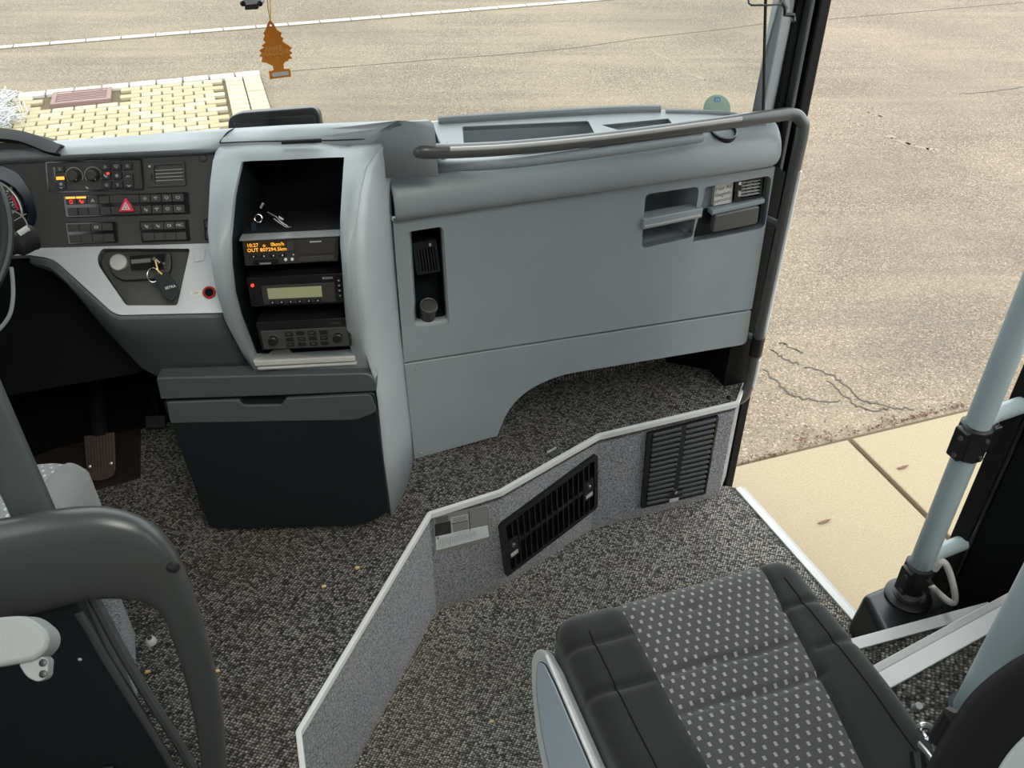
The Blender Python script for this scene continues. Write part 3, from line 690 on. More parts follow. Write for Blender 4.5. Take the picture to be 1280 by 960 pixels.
    MB().grid(rows).build('left_flank', M['grey'], t, solid=.004)
    # lower fascia band and bin
    fa = DB.P([(195, 472), (330, 469), (462, 466), (472, 480), (470, 489), (330, 495), (201, 499)])
    MB().prism(DB, rnd(fa, [.006, 0, .02, .02, 0, 0, .006]), -.08, .002).build('fascia', M['knee'], t, bevel=.006, seg=3)
    MB().box(Fr(DB.pt(0, 0, -.09), 2), -.14, .185, .02, .455, -.15, .0).build('body', M['dark'], t)
    # sticker peeling off the cheek
    S = RP
    def ck(x, y):
        # point on the cheek plane
        p0, p1, p2 = front[10], rear[10], front[11]; n = (p1 - p0).cross(p2 - p0).normalized(); r = ray(x, y); return CAM + r * ((p0 - CAM).dot(n) / r.dot(n)) + (V((.004, -.004, 0)))
    SP = [(489, 478), (492, 492), (498, 518), (487, 541), (484, 525), (486, 510)]
    MB().add([ck(*p) for p in SP], [(0, 1, 5), (1, 2, 4, 5), (2, 3, 4)]).build('sticker', M['sticker'], t, solid=.0008, label='torn white paper sticker')
    mm = MB()
    for i in range(18):
        x, y = random.uniform(488, 495), random.uniform(502, 530); p = ck(x, y) + V((.001, -.0006, 0)); e = ck(x + random.uniform(1, 2), y - random.uniform(1, 3)) + V((.001, -.0006, 0))
        mm.tube([p, e], .0011, 4)
    mm.build('sticker_print', M['ink'], t)
    # storage bin: its own thing, can be lifted out
    b = thing('storage_bin', 'black plastic storage bin with grip slot at the foot of the console', 'storage bin', DB.pt(.1, 0, -.1))
    fpl = DB.P([(203, 503), (300, 499), (305, 506), (351, 505), (357, 497), (468, 491), (487, 640), (455, 658), (262, 662)])
    fpl = rnd(fpl, [.01, 0, .004, .004, 0, .012, .02, .05, .03])
    MB().prism(DB, fpl, -.3, 0).build('front', M['bin'], b, bevel=.014, seg=4)
    z = DB.px(340, 500); MB().box(DB, z[0] - .05, z[0] + .05, z[1] - .022, z[1] + .006, -.035, -.016).build('grip_slot', M['dark'], b)
    band = DB.P([(208, 503), (298, 500), (304, 507), (352, 506), (358, 498), (464, 493), (471, 515), (446, 525), (330, 527), (213, 529)], .002)
    MB().prism(DB, rnd(band, [.006, 0, .004, .004, 0, .012, .012, .012, 0, .008]), -.004, .003).build('upper_band', M['knee'], b, bevel=.0025, seg=2)
console()

def devices():
    f = CD
    def unit(name, label, cat, q, m):
        q = f.P(q); t = thing(name, label, cat, f.pt((q[0][0] + q[1][0]) / 2, q[3][1], 0)); return q, t
    q, t = unit('tachograph', 'digital tachograph with amber display in the upper console slot', 'tachograph', [(303, 299), (424, 293), (423, 325), (307, 331)], 0)
    MB().prism(f, rnd(q, .002), -.1, .006).build('body', M['key'], t, bevel=.0015)
    d = MB().prism(f, quad(q, .03, .44, .07, .5), .005, .008).build('display', M['tachodisp'], t)
    m = MB(); R = lambda s, y: quad(q, s, s, y, y)[0]; rot = math.atan2(q[1][1] - q[0][1], q[1][0] - q[0][0])
    for s_, y, tx in ((.045, .2, '10:27'), (.21, .22, 'o'), (.295, .2, '0km/h'), (.045, .39, 'OUT 807294.5km')):
        m.text(f, tx, *R(s_, y), .0098, .0083, rot, 'LEFT')
    m.build('display_text', M['amberglow'], d)
    for s_ in (.07, .17, .27, .37): MB().prism(f, quad(q, s_, s_ + .07, .56, .7), .006, .009).build('button', M['black'], t, bevel=.0008)
    for s_ in (.1, .21, .31, .405, .52): MB().prism(f, quad(q, s_, s_ + .012, .6, .65), .009, .0095).build('button_mark', M['white'], t)
    for s_ in (.42, .49): MB().lathe(f, *R(s_ + .02, .82), [(.003, .006), (.003, .008), (.001, .009)], 10).build('indicator', M['white'], t)
    MB().prism(f, quad(q, .1, .36, .78, .95), .005, .014).build('card_slot', M['gloss'], t, bevel=.001)
    MB().prism(f, quad(q, .17, .29, .84, .9), .014, .015).build('card_edge', M['alu'], t)
    MB().prism(f, quad(q, .46, .53, .12, .5), .006, .008).build('key_pad', M['panel'], t, bevel=.0008)
    p = MB().prism(f, quad(q, .56, .97, .07, .66), .006, .009).build('printer_drawer', M['key'], t, bevel=.001)
    MB().prism(f, quad(q, .7, .82, .14, .19), .009, .0095).build('printer_catch', M['railstrip'], p)
    MB().prism(f, quad(q, .58, .96, .74, .94), .006, .0085).build('card_slot', M['panel'], t, bevel=.0008)
    g = MB().prism(f, quad(q, -.02, 1.02, -.05, -.01), -.02, .0105).build('top_edge', M['alu'], t)

    q, t = unit('coach_radio', 'car radio with greenish blank display in the middle console slot', 'radio', [(308, 346), (430, 340), (433, 377), (315, 382)], 0)
    R = lambda s, y: quad(q, s, s, y, y)[0]
    MB().prism(f, rnd(q, .003), -.1, .006).build('body', M['gloss'], t, bevel=.0015)
    MB().prism(f, quad(q, .14, .9, .28, .92), .005, .009).build('fascia', M['key'], t, bevel=.001)
    MB().prism(f, quad(q, .2, .76, .36, .72), .008, .0105).build('display', M['lcd'], t)
    MB().lathe(f, *R(.055, .25), [(.0032, .006), (.0032, .009), (.002, .01)], 14).build('power_lamp', M['redled'], t)
    for i in range(6): MB().prism(f, quad(q, .2 + .095 * i, .27 + .095 * i, .78, .9), .009, .011).build('preset_key', M['black'], t, bevel=.0006)
    for i in range(6): MB().prism(f, quad(q, .23 + .095 * i, .24 + .095 * i, .82, .86), .011, .0114).build('key_mark', M['white'], t)
    for i in range(4): MB().prism(f, quad(q, .925, .965, .16 + .17 * i, .27 + .17 * i), .006, .0085).build('side_key', M['black'], t, bevel=.0006)
    for i in range(4): MB().prism(f, quad(q, .937, .953, .2 + .17 * i, .23 + .17 * i), .0085, .009).build('key_mark', M['white'], t)
    MB().text(f, 'BOSCH', *R(.83, .13), .006, .0065, rot).build('maker_mark', M['railstrip'], t)
    MB().prism(f, quad(q, .035, .075, .72, .86), .006, .008).build('side_key', M['black'], t)

    q, t = unit('amplifier_unit', 'dim black control unit with keys and knob in the lowest console slot', 'control unit', [(320, 402), (437, 396), (440, 432), (328, 437)], 0)
    R = lambda s, y: quad(q, s, s, y, y)[0]
    MB().prism(f, rnd(q, .003), -.1, .004).build('body', M['gloss'], t, bevel=.0015)
    MB().prism(f, quad(q, .03, .97, .3, .95), .003, .006).build('fascia', M['panel'], t, bevel=.001)
    for s_ in (.15, .86):
        k = MB().lathe(f, *R(s_, .62), [(.009, .006), (.009, .013), (.007, .015)], 18).build('knob', M['black'], t)
        MB().ring(f, *R(s_, .62), .0115, .0006, 20, 5, .0065).build('knob_ring', M['post'], k)
    for c in range(4):
        for r_ in range(3):
            s_ = .29 + .125 * c; y = .36 + .19 * r_
            MB().prism(f, quad(q, s_, s_ + .085, y, y + .13), .006, .0085).build('key', M['black'], t, bevel=.0006)
            if (c + r_) % 2 == 0: MB().prism(f, quad(q, s_ + .02, s_ + .06, y + .04, y + .08), .0085, .0089).build('key_mark', M['post'], t)
    MB().text(f, 'BOSCH', *R(.84, .16), .0055, .0045, rot).build('maker_mark', M['post'], t)
    # keys left on the shelf
    s0 = onz(365, 284, CD.pt(*CD.px(340, 299)).z + .01)
    t = thing('spare_keys', 'bunch of metal keys with a dark blue tag in the open console compartment', 'keys', s0)
    p = lambda x, y, z=.0: f.pt(*f.px(x, y, -.03), -.03 + z)
    MB().tube([p(334, 265), p(345, 271), p(352, 278), p(360, 283)], .0012, 6).build('key_blade', M['chrome'], t)
    MB().tube([p(342, 273), p(350, 279), p(358, 284), p(364, 284)], .0011, 6).build('key_blade', M['chrome'], t)
    MB().tube([p(348, 271), p(354, 274.5)], .0022, 6).build('key_bow', M['alu'], t)
    MB().tube([p(326, 260), p(329, 254)], .0024, 6).build('key_bow', M['alu'], t)
    c = f.px(323, 273, -.03); MB().ring(Fr(f.pt(*c, -.03), 4, 30), 0, 0, .007, .0008, 18, 6).build('key_ring', M['chrome'], t)
    c = f.px(318, 287, -.03); MB().prism(f, rnd([(c[0] - .006, c[1] - .014), (c[0] + .006, c[1] - .014), (c[0] + .004, c[1] + .014), (c[0] - .004, c[1] + .014)], .003), -.034, -.03).build('key_tag', M['navy'], t)
devices()

# ------------------------------------------------------------------ driver dashboard
def icon(mb, f, c, k, h, s=.0042):
    x, y = c
    B = lambda a0, a1, b0, b1: mb.box(f, x + a0 * s, x + a1 * s, y + b0 * s, y + b1 * s, h, h + .0003)
    if k == 'tri': mb.prism(f, [(x - s, y - s * .8), (x + s, y - s * .8), (x, y + s)], h, h + .0003, [[(x - .45 * s, y - s * .5), (x + .45 * s, y - s * .5), (x, y + s * .3)]])
    elif k == 'bus': B(-1, .8, .4, .7); B(-1, -.7, -.5, .6); B(.5, 1, -.5, .4); B(-1, 1, -.6, -.35)
    elif k == 'wip': B(-1, 1, .5, .8); B(-.15, .15, -.8, .5); B(-1, -.75, .1, .5)
    elif k == 'frame': B(-1, 1, .6, .8); B(-1, -.8, -.2, .8); B(.8, 1, -.2, .8); B(-.2, .2, -.8, -.2); B(-1, -.3, -.3, -.1); B(.3, 1, -.3, -.1)
    elif k == 'sq': B(-.6, .6, .6, .8); B(-.6, .6, -.8, -.6); B(-.6, -.4, -.8, .8); B(.4, .6, -.8, .8)
    elif k == 'disc': mb.ring(f, x, y, s * .7, s * .12, 14, 4, h); B(-.3, .3, -.15, .15)
    elif k == 'pers': B(-.9, -.4, .2, .9); B(-.9, .1, -.2, .2); B(-.2, .3, -.9, .1); B(.3, .9, -.6, -.3); B(.4, .9, .2, .5)
    elif k == 'fan': B(-.8, -.2, -.1, .5); B(.2, .8, -.5, .1); B(-.1, .5, .2, .8); B(-.5, .1, -.8, -.2)
    elif k == 'thermo': B(-.15, .2, -.8, .8); B(-.3, .35, -.8, -.3); B(-.8, -.3, .4, .6)
    elif k == 'up': mb.prism(f, [(x - s, y), (x, y + .8 * s), (x + s, y), (x + .7 * s, y - .1 * s), (x, y + .4 * s), (x - .7 * s, y - .1 * s)], h, h + .0003)
    elif k == 'down': mb.prism(f, [(x - s, y), (x - .7 * s, y + .1 * s), (x, y - .4 * s), (x + .7 * s, y + .1 * s), (x + s, y), (x, y - .8 * s)], h, h + .0003)
def driver_dash():
    t = thing('driver_dashboard', 'driver dashboard with black switch panel above a silver trim and dark knee panel', 'dashboard', DP.pt(0, -.25, -.1))
    rot = -math.radians(0)
    out = DP.P([(-260, 215), (-40, 185), (0, 178), (45, 178), (82, 196), (285, 186), (290, 312), (45, 312), (-260, 330)])
    clu = rnd(DP.P([(-120, 225), (-60, 208), (0, 206), (22, 216), (38, 240), (46, 268), (42, 284), (20, 296), (-100, 305)]), .01)
    MB().prism(DP, out, -.02, 0, [clu]).build('switch_panel', M['panel'], t, bevel=.002)
    MB().recess(DP, clu, -.002, .03).build('gauge_well', M['navy'], t)
    # gauges
    g0 = DP.px(-17, 266, -.022); R = abs(DP.px(27, 262, -.022)[0] - g0[0])
    g = MB().lathe(DP, *g0, [(R, -.032), (R, -.024), (R * .9, -.024)], 48).build('gauge', M['black'], t)
    MB().ring(DP, *g0, R * 1.0, .0028, 56, 8, -.022).build('gauge_ring', M['alu'], g)
    mb = MB(); mr = MB()
    for k in range(26):
        an = math.radians(-40 + k * 6); c_, s_ = math.cos(an), math.sin(an); L = .12 if k % 5 else .2
        mb.tube([DP.pt(g0[0] + R * .88 * c_, g0[1] + R * .88 * s_, -.0235), DP.pt(g0[0] + R * (.88 - L) * c_, g0[1] + R * (.88 - L) * s_, -.0235)], .0006, 4)
    rr = [DP.pt(g0[0] + R * .9 * math.cos(a_), g0[1] + R * .9 * math.sin(a_), -.0225) for a_ in [math.radians(x) for x in range(2, 30, 3)]]
    mr.tube(rr, .0026, 6); mr.build('gauge_red_zone', M['red'], g)
    mb.text(DP, '20', *DP.px(11, 237, -.022), .0125, -.0232); mb.text(DP, '25', *DP.px(17, 255, -.022), .0115, -.0232); mb.build('gauge_scale', M['white'], g)
    s0 = DP.px(14, 284, -.022); r2 = abs(DP.px(36, 283, -.022)[0] - s0[0])
    g2 = MB().lathe(DP, *s0, [(r2, -.03), (r2, -.02), (r2 * .9, -.019)], 36).build('gauge', M['black'], t)
    MB().ring(DP, *s0, r2, .0016, 40, 6, -.018).build('gauge_ring', M['alu'], g2)
    m = MB(); m.text(DP, '0', *DP.px(16, 265, -.02), .01, -.0185); m.tube([DP.pt(*DP.px(18, 276, -.018), -.018), DP.pt(*DP.px(33, 267, -.018), -.018)], .0008, 4); m.build('gauge_scale', M['white'], g2)
    # screw caps
    for x, y in ((38, 199), (254, 198)):
        c = DP.px(x, y); MB().lathe(DP, *c, [(.0075, -.001), (.0075, .002), (.005, .0035)], 16).build('screw_cap', M['key'], t)
    # climate control unit
    q = DP.P([(59, 204), (176, 200), (179, 236), (62, 239.5)]); R_ = lambda s, y: quad(q, s, s, y, y)[0]
    u = MB().prism(DP, rnd(q, .003), -.01, .004).build('climate_unit', M['panel'], t, bevel=.0015)
    rim = MB().prism(DP, rnd(quad(q, -.015, 1.015, -.05, 1.05), .004), -.002, .0025, [rnd(q, .003)]).build('climate_rim', M['gloss'], u)
    MB().prism(DP, quad(q, .01, .07, .1, .92), .004, .0055).build('side_grip', M['key'], u, bevel=.001)
    MB().prism(DP, quad(q, .935, .985, .08, .9), .004, .0055).build('side_grip', M['key'], u, bevel=.001)
    MB().prism(DP, quad(q, .06, .09, .15, .88), .004, .005).build('slot', M['gloss'], u)
    MB().prism(DP, rnd(quad(q, .1, .185, .1, .34), .001), .004, .008).build('rocker', M['key'], u, bevel=.001)
    MB().prism(DP, rnd(quad(q, .095, .19, .48, .92), .001), .004, .008).build('rocker', M['black'], u, bevel=.001)
    MB().prism(DP, quad(q, .1, .185, .49, .6), .008, .0085).build('rocker_lamp', M['amber'], u)
    m = MB(); icon(m, DP, R_(.143, .22), 'sq', .008, .003); icon(m, DP, R_(.143, .75), 'fan', .008, .0035); icon(m, DP, R_(.41, .9), 'pers', .0042, .0028); icon(m, DP, R_(.143, .86), 'down', .008, .0035); m.build('rocker_marks', M['paper'], u)
    for s_ in (.285, .485):
        k = MB().lathe(DP, *R_(s_, .48), [(.0118, .004), (.0112, .007), (.0098, .018), (.008, .0195)], 24).build('knob', M['key'], u)
        mm = MB()
        for a0 in range(-30, 215, 6):
            a1 = math.radians(a0); a2 = math.radians(a0 + 4); c = R_(s_, .48)
            mm.tube([DP.pt(c[0] + .0152 * math.cos(x), c[1] + .0152 * math.sin(x), .0042) for x in (a1, a2)], .0009, 4)
        mm.tube([DP.pt(*R_(s_ + .01, .54), .019), DP.pt(*R_(s_ + .045, .64), .017)], .0008, 4)
        mm.build('knob_scale', M['paper'], u)
    ks = [('disc', 'frame', 'disc'), ('pers', 'fan', None), ('disc', 'thermo', None)]
    for r_ in range(3):
        for c in range(3):
            if c == 2 and r_ > 0: continue
            s_, y = .575 + .118 * c, .06 + .315 * r_
            b = MB().prism(DP, rnd(quad(q, s_, s_ + .1, y, y + .27), .002), .003, .008).build('button', M['black'], u, bevel=.0012)
    m = MB()
    for r_ in range(3):
        for c in range(3):
            if ks[r_][c]: icon(m, DP, R_(.625 + .118 * c, .2 + .315 * r_), ks[r_][c], .008, .0034)
    icon(m, DP, R_(.86, .58), 'up', .008, .004); icon(m, DP, R_(.865, .86), 'down', .008, .004); m.build('button_marks', M['paper'], u)
    MB().prism(DP, rnd(quad(q, .81, .912, .46, .97), .002), .003, .008).build('button', M['black'], u, bevel=.0012)
    MB().prism(DP, quad(q, .635, .665, .4, .47), .008, .0086).build('button_lamp', M['redled'], u)
    # air vent
    q = DP.P([(184, 203.5), (231, 201), (233, 232), (186, 234)])
    v = MB().prism(DP, rnd(q, .004), -.01, .005, [rnd(quad(q, .18, .95, .12, .88), .002)]).build('air_vent', M['panel'], t, bevel=.001)
    MB().prism(DP, quad(q, .15, .97, .1, .9), -.022, -.018).build('vent_back', M['dark'], v)
    for i in range(4): MB().prism(DP, quad(q, .2, .94, .32 + i * .14, .345 + i * .14), -.016, .004).build('slat', M['railstrip'], v)
    for s_ in (.4, .6, .78): MB().prism(DP, quad(q, s_, s_ + .015, .28, .88), -.017, -.004).build('fin', M['post'], v)
    MB().prism(DP, quad(q, .05, .1, .12, .2), .005, .006).build('vent_mark', M['white'], v)
    MB().prism(DP, quad(q, .04, .11, .48, .72), .005, .009).build('vent_wheel', M['key'], v)
    # switch banks
    def bank(q, cells, y0=.06, gap=(.42, .58), y1=.96, icons=None):
        q = DP.P(q); b = MB().prism(DP, rnd(quad(q, -.01, 1.01, -.02, 1.03), .002), -.004, .004).build('switch_bank', M['gloss'], t, bevel=.001)
        m = MB(); lit = []
        for i, (s0, s1) in enumerate(cells):
            for r_, (a, c) in enumerate(((y0, gap[0]), (gap[1], y1))):
                g_ = .0025
                MB().prism(DP, quad(q, s0 + g_, s1 - g_, a, c), .003, .0075 if r_ == 0 else .0065).build('switch', M['key'], b, bevel=.0008)
                ic = icons.get((i, r_)) if icons else None
                if ic: icon(m, DP, quad(q, (s0 + s1) / 2, (s0 + s1) / 2, (a + c) / 2 + .02, 0.5)[0] if False else quad(q, (s0 + s1) / 2, (s0 + s1) / 2, (a + c) / 2, 1)[0], ic, .0076 if r_ == 0 else .0066, .0035)
        if m.f: m.build('switch_marks', M['paper'], b)
        return q, b
    xs = [84, 97, 110, 124, 137.5, 175, 188.5, 202, 215.5, 230.6]; W0, W1 = 82, 234
    cells = [((a - W0) / (W1 - W0), (c - W0) / (W1 - W0)) for a, c in zip(xs, xs[1:])]
    q, b = bank([(81, 245), (234, 240.5), (236, 266.5), (84.5, 271)], cells, icons={(2, 0): 'tri', (5, 0): 'disc', (6, 0): 'wip', (7, 0): 'frame', (8, 0): 'frame', (5, 1): 'pers', (6, 1): 'wip', (7, 1): 'frame', (8, 1): 'frame'})
    for i in (0, 1):
        s0, s1 = cells[i]; MB().prism(DP, quad(q, s0 + .004, s1 - .004, .05, .14), .0075, .0085).build('switch_lamp', M['amber'], b)
        m = MB(); icon(m, DP, quad(q, (s0 + s1) / 2, (s0 + s1) / 2, .29, 1)[0], 'sq' if i == 0 else 'pers', .0076, .004); m.build('lit_mark', M['redled'], b)
    s0, s1 = cells[3]
    tri = DP.P([(156.5, 246.5), (168.5, 264.5), (148, 265)], .012)
    h = MB().prism(DP, rnd(tri, .004), .003, .013).build('hazard_button', M['red'], b, bevel=.0015, seg=3)
    tr2 = DP.P([(157, 252), (163, 262), (151.8, 262.4)], .013); m = MB().prism(DP, tr2, .0128, .0136, [[tuple(lerp(V(p), sum((V(z) for z in tr2), V((0, 0))) / 3, .35)) for p in tr2]])
    m.prism(DP, [tuple(lerp(V(p), sum((V(z) for z in tr2), V((0, 0))) / 3, .62)) for p in tr2], .0128, .0136); m.build('hazard_mark', M['white'], h)
    c4 = [(.03, .27), (.27, .5), (.5, .73), (.73, .95)]
    bank([(83, 279), (145, 277), (147.5, 302.5), (87, 304.5)], c4, icons={(2, 0): 'bus'})
    q, b = bank([(175, 277), (235, 275), (237.5, 300), (178.5, 302)], c4, icons={(0, 0): 'pers', (1, 0): 'pers', (2, 0): 'bus'})
    MB().text(DP, 'MIC.', *quad(q, .84, .84, .24, 1)[0], .0072, .0076).build('switch_marks', M['paper'], b)
    bank([(255, 274.5), (315, 273), (317, 298), (257, 299.5)], c4, icons={(0, 0): 'pers', (0, 1): 'sq'})
    # top pad and hood
    padf = [DP.pt(*DP.px(x, y), .012) for x, y in [(-260, 210), (82, 193), (150, 190), (220, 187), (285, 184)]]
    padb = [onz(-260, 205, .905), onz(82, 180, .925), onz(150, 176, .925), onz(220, 170, .925), onz(296, 165, .925)]
    rows = [[a + V((0, .002, -.012)) for a in padf], [a + V((0, -.004, 0)) for a in padf]]
    for s_ in (.12, .4, .8, 1): rows.append([lerp(a, b, s_) + V((0, 0, .006)) for a, b in zip(padf, padb)])
    rows.append([p + V((0, .03, -.05)) for p in padb]); rows.append([p + V((0, .22, -.3)) for p in padb])
    MB().grid(rows).build('top_pad', M['pale'], t, solid=.004, ang=60)
    lip = smooth_path([DP.pt(*DP.px(x, y), .006) for x, y in [(82, 195.5), (150, 193), (220, 190), (283, 187)]], 3)
    MB().tube(lip, .0045, 8).build('pad_lip', M['soft'], t)
    hf = smooth_path([DP.pt(*DP.px(x, y), .05) for x, y in [(-200, 190), (-60, 178), (0, 175), (38, 178), (70, 190), (84, 193)]], 5)
    hb = smooth_path([DP.pt(*DP.px(x, y), -.02) for x, y in [(-200, 165), (-60, 160), (0, 163), (38, 170), (68, 181), (80, 186)]], 5)
    rows = [[a + V((0, .01, -.008)) for a in hf], hf, [lerp(a, b, .5) + V((0, 0, .01)) for a, b in zip(hf, hb)], hb, [b + V((0, .06, -.03)) for b in hb]]
    MB().grid(rows).build('gauge_hood', M['soft'], t, solid=.006, ang=70)
    # silver trim with ignition recess
    rec = rnd(TR.P([(128, 311), (122, 322), (124, 333), (158, 382), (222, 382), (238, 311)]), .006)
    sil = TR.P([(-40, 309), (45, 310.5), (280, 304), (285, 391), (150, 394), (140, 390), (82, 337), (67, 324), (38, 319), (-40, 322)])
    MB().prism(TR, rnd(sil, [0, 0, 0, 0, .02, .03, .02, .02, 0, 0]), -.02, .002, [rec]).build('silver_trim', M['silver'], t, bevel=.002)
    MB().recess(TR, rec, 0, .02).build('key_tray', M['panel'], t)
    pod = rnd(TR.P([(134, 318), (212, 313), (213, 335), (205, 347), (150, 350), (136, 340)]), .012)
    p = MB().prism(TR, pod, -.018, -.006).build('ignition_pod', M['key'], t, bevel=.003, seg=3)
    c = TR.px(148, 328); MB().lathe(TR, *c, [(.0165, -.007), (.0165, .001), (.0145, .003), (.008, .0035)], 28).build('start_button', M['alu'], p)
    pl = rnd(TR.P([(161, 319), (207, 316), (206, 336), (163, 338)]), .003); MB().prism(TR, pl, -.007, -.002).build('lock_plate', M['gloss'], p, bevel=.001)
    MB().prism(TR, TR.P([(164, 325), (189, 323), (189, 328), (165, 330)], 0), -.003, .002).build('lock_slot', M['chrome'], p)
    k0 = TR.px(197, 327); MB().lathe(TR, *k0, [(.011, -.003), (.011, .006), (.009, .008), (.004, .008)], 22).build('lock_barrel', M['gloss'], p)
    for cs in ([(244, 314), (257, 311), (256, 326), (242, 329)],):
        qq = rnd(TR.P(cs), .004); MB().prism(TR, qq, .001, .0035).build('blanking_cap', M['silver'], t, bevel=.001)
    c = TR.px(262, 366); s = MB().lathe(TR, *c, [(.0125, 0), (.0125, .004), (.010, .006), (.008, .004), (.0075, .0)], 24).build('power_socket', M['redring'], t)
    MB().lathe(TR, *c, [(.0078, .0), (.0078, .0045), (.003, .0045)], 20).build('socket_hole', M['dark'], s)
    qq = TR.P([(238, 364.5), (252, 363.5), (252, 369), (239, 370)]); l = MB().prism(TR, qq, .001, .003).build('socket_label', M['paper'], t)
    MB().text(TR, '24V', *quad(qq, .5, .5, .5, 1)[0], .0075, .0031).build('lettering', M['fadeink'], l)
    # knee panel
    K = Fr(ony(192, 467, 1.5), 5, -8)
    tp = [TR.pt(*TR.px(x, y), .001) for x, y in [(38, 320), (67, 325), (82, 338), (110, 364), (140, 391), (150, 395), (200, 394), (240, 393), (285, 392)]]
    bt = [TR.pt(*TR.px(40, 327), -.02), TR.pt(*TR.px(58, 335), -.03), lerp(TR.pt(*TR.px(80, 352), -.04), K.pt(*K.px(80, 352)), .3), lerp(TR.pt(*TR.px(98, 372), -.04), K.pt(*K.px(98, 372)), .6), K.pt(*K.px(130, 408)), K.pt(*K.px(150, 430)), K.pt(*K.px(178, 459)), K.pt(*K.px(196, 469)), K.pt(*K.px(318, 468))]
    rows = [tp, [p + V((0, -.004, -.008)) for p in tp], [lerp(a, b, .35) + V((0, -.012, 0)) for a, b in zip(tp, bt)], [lerp(a, b, .7) + V((0, -.008, 0)) for a, b in zip(tp, bt)], bt, [p + V((0, .05, .02)) for p in bt]]
    MB().grid(rows).build('knee_panel', M['knee'], t, solid=.004, ang=60)
    MB().box(fr3(DP.pt(0, -.3, -.18), UB, (0, 0, 1)), -1.3, .1, -.05, .3, -.02, .0).build('back_body', M['dark'], t)
    # the key in the lock with its fob
    kp = TR.pt(*k0, .008); t2 = thing('ignition_key', 'ignition key with black leather fob hanging from the dashboard lock', 'key', kp)
    MB().tube([kp, TR.pt(k0[0], k0[1], .022)], .0035, 8).build('key_head', M['chrome'], t2)
    A = TR.px(192, 348, .012)
    pts = [TR.pt(A[0] + .011 * math.cos(x * .3307), A[1] + .006 + .014 * math.sin(x * .3307), .014) for x in range(20)]
    MB().tube(pts, .001, 6, False).build('key_ring', M['chrome'], t2)
    MB().tube([TR.pt(k0[0] + .001, k0[1], .02), TR.pt(*TR.px(198, 339, .016), .018), TR.pt(*TR.px(203, 343, .014), .016)], .0016, 6).build('key_strap', M['cord'], t2)
    fb = TR.P([(191, 345), (209, 338.5), (224, 360), (217, 377), (206, 373)], .012)
    fo = MB().prism(TR, rnd(fb, .005), .009, .015).build('fob', M['bin'], t2, bevel=.0015)
    a, b = TR.px(205, 361, .015), TR.px(221, 357, .015); MB().text(TR, 'SETRA', (a[0] + b[0]) / 2, (a[1] + b[1]) / 2, .0072, .0152, math.atan2(b[1] - a[1], b[0] - a[0])).build('lettering', M['white'], t2)
driver_dash()

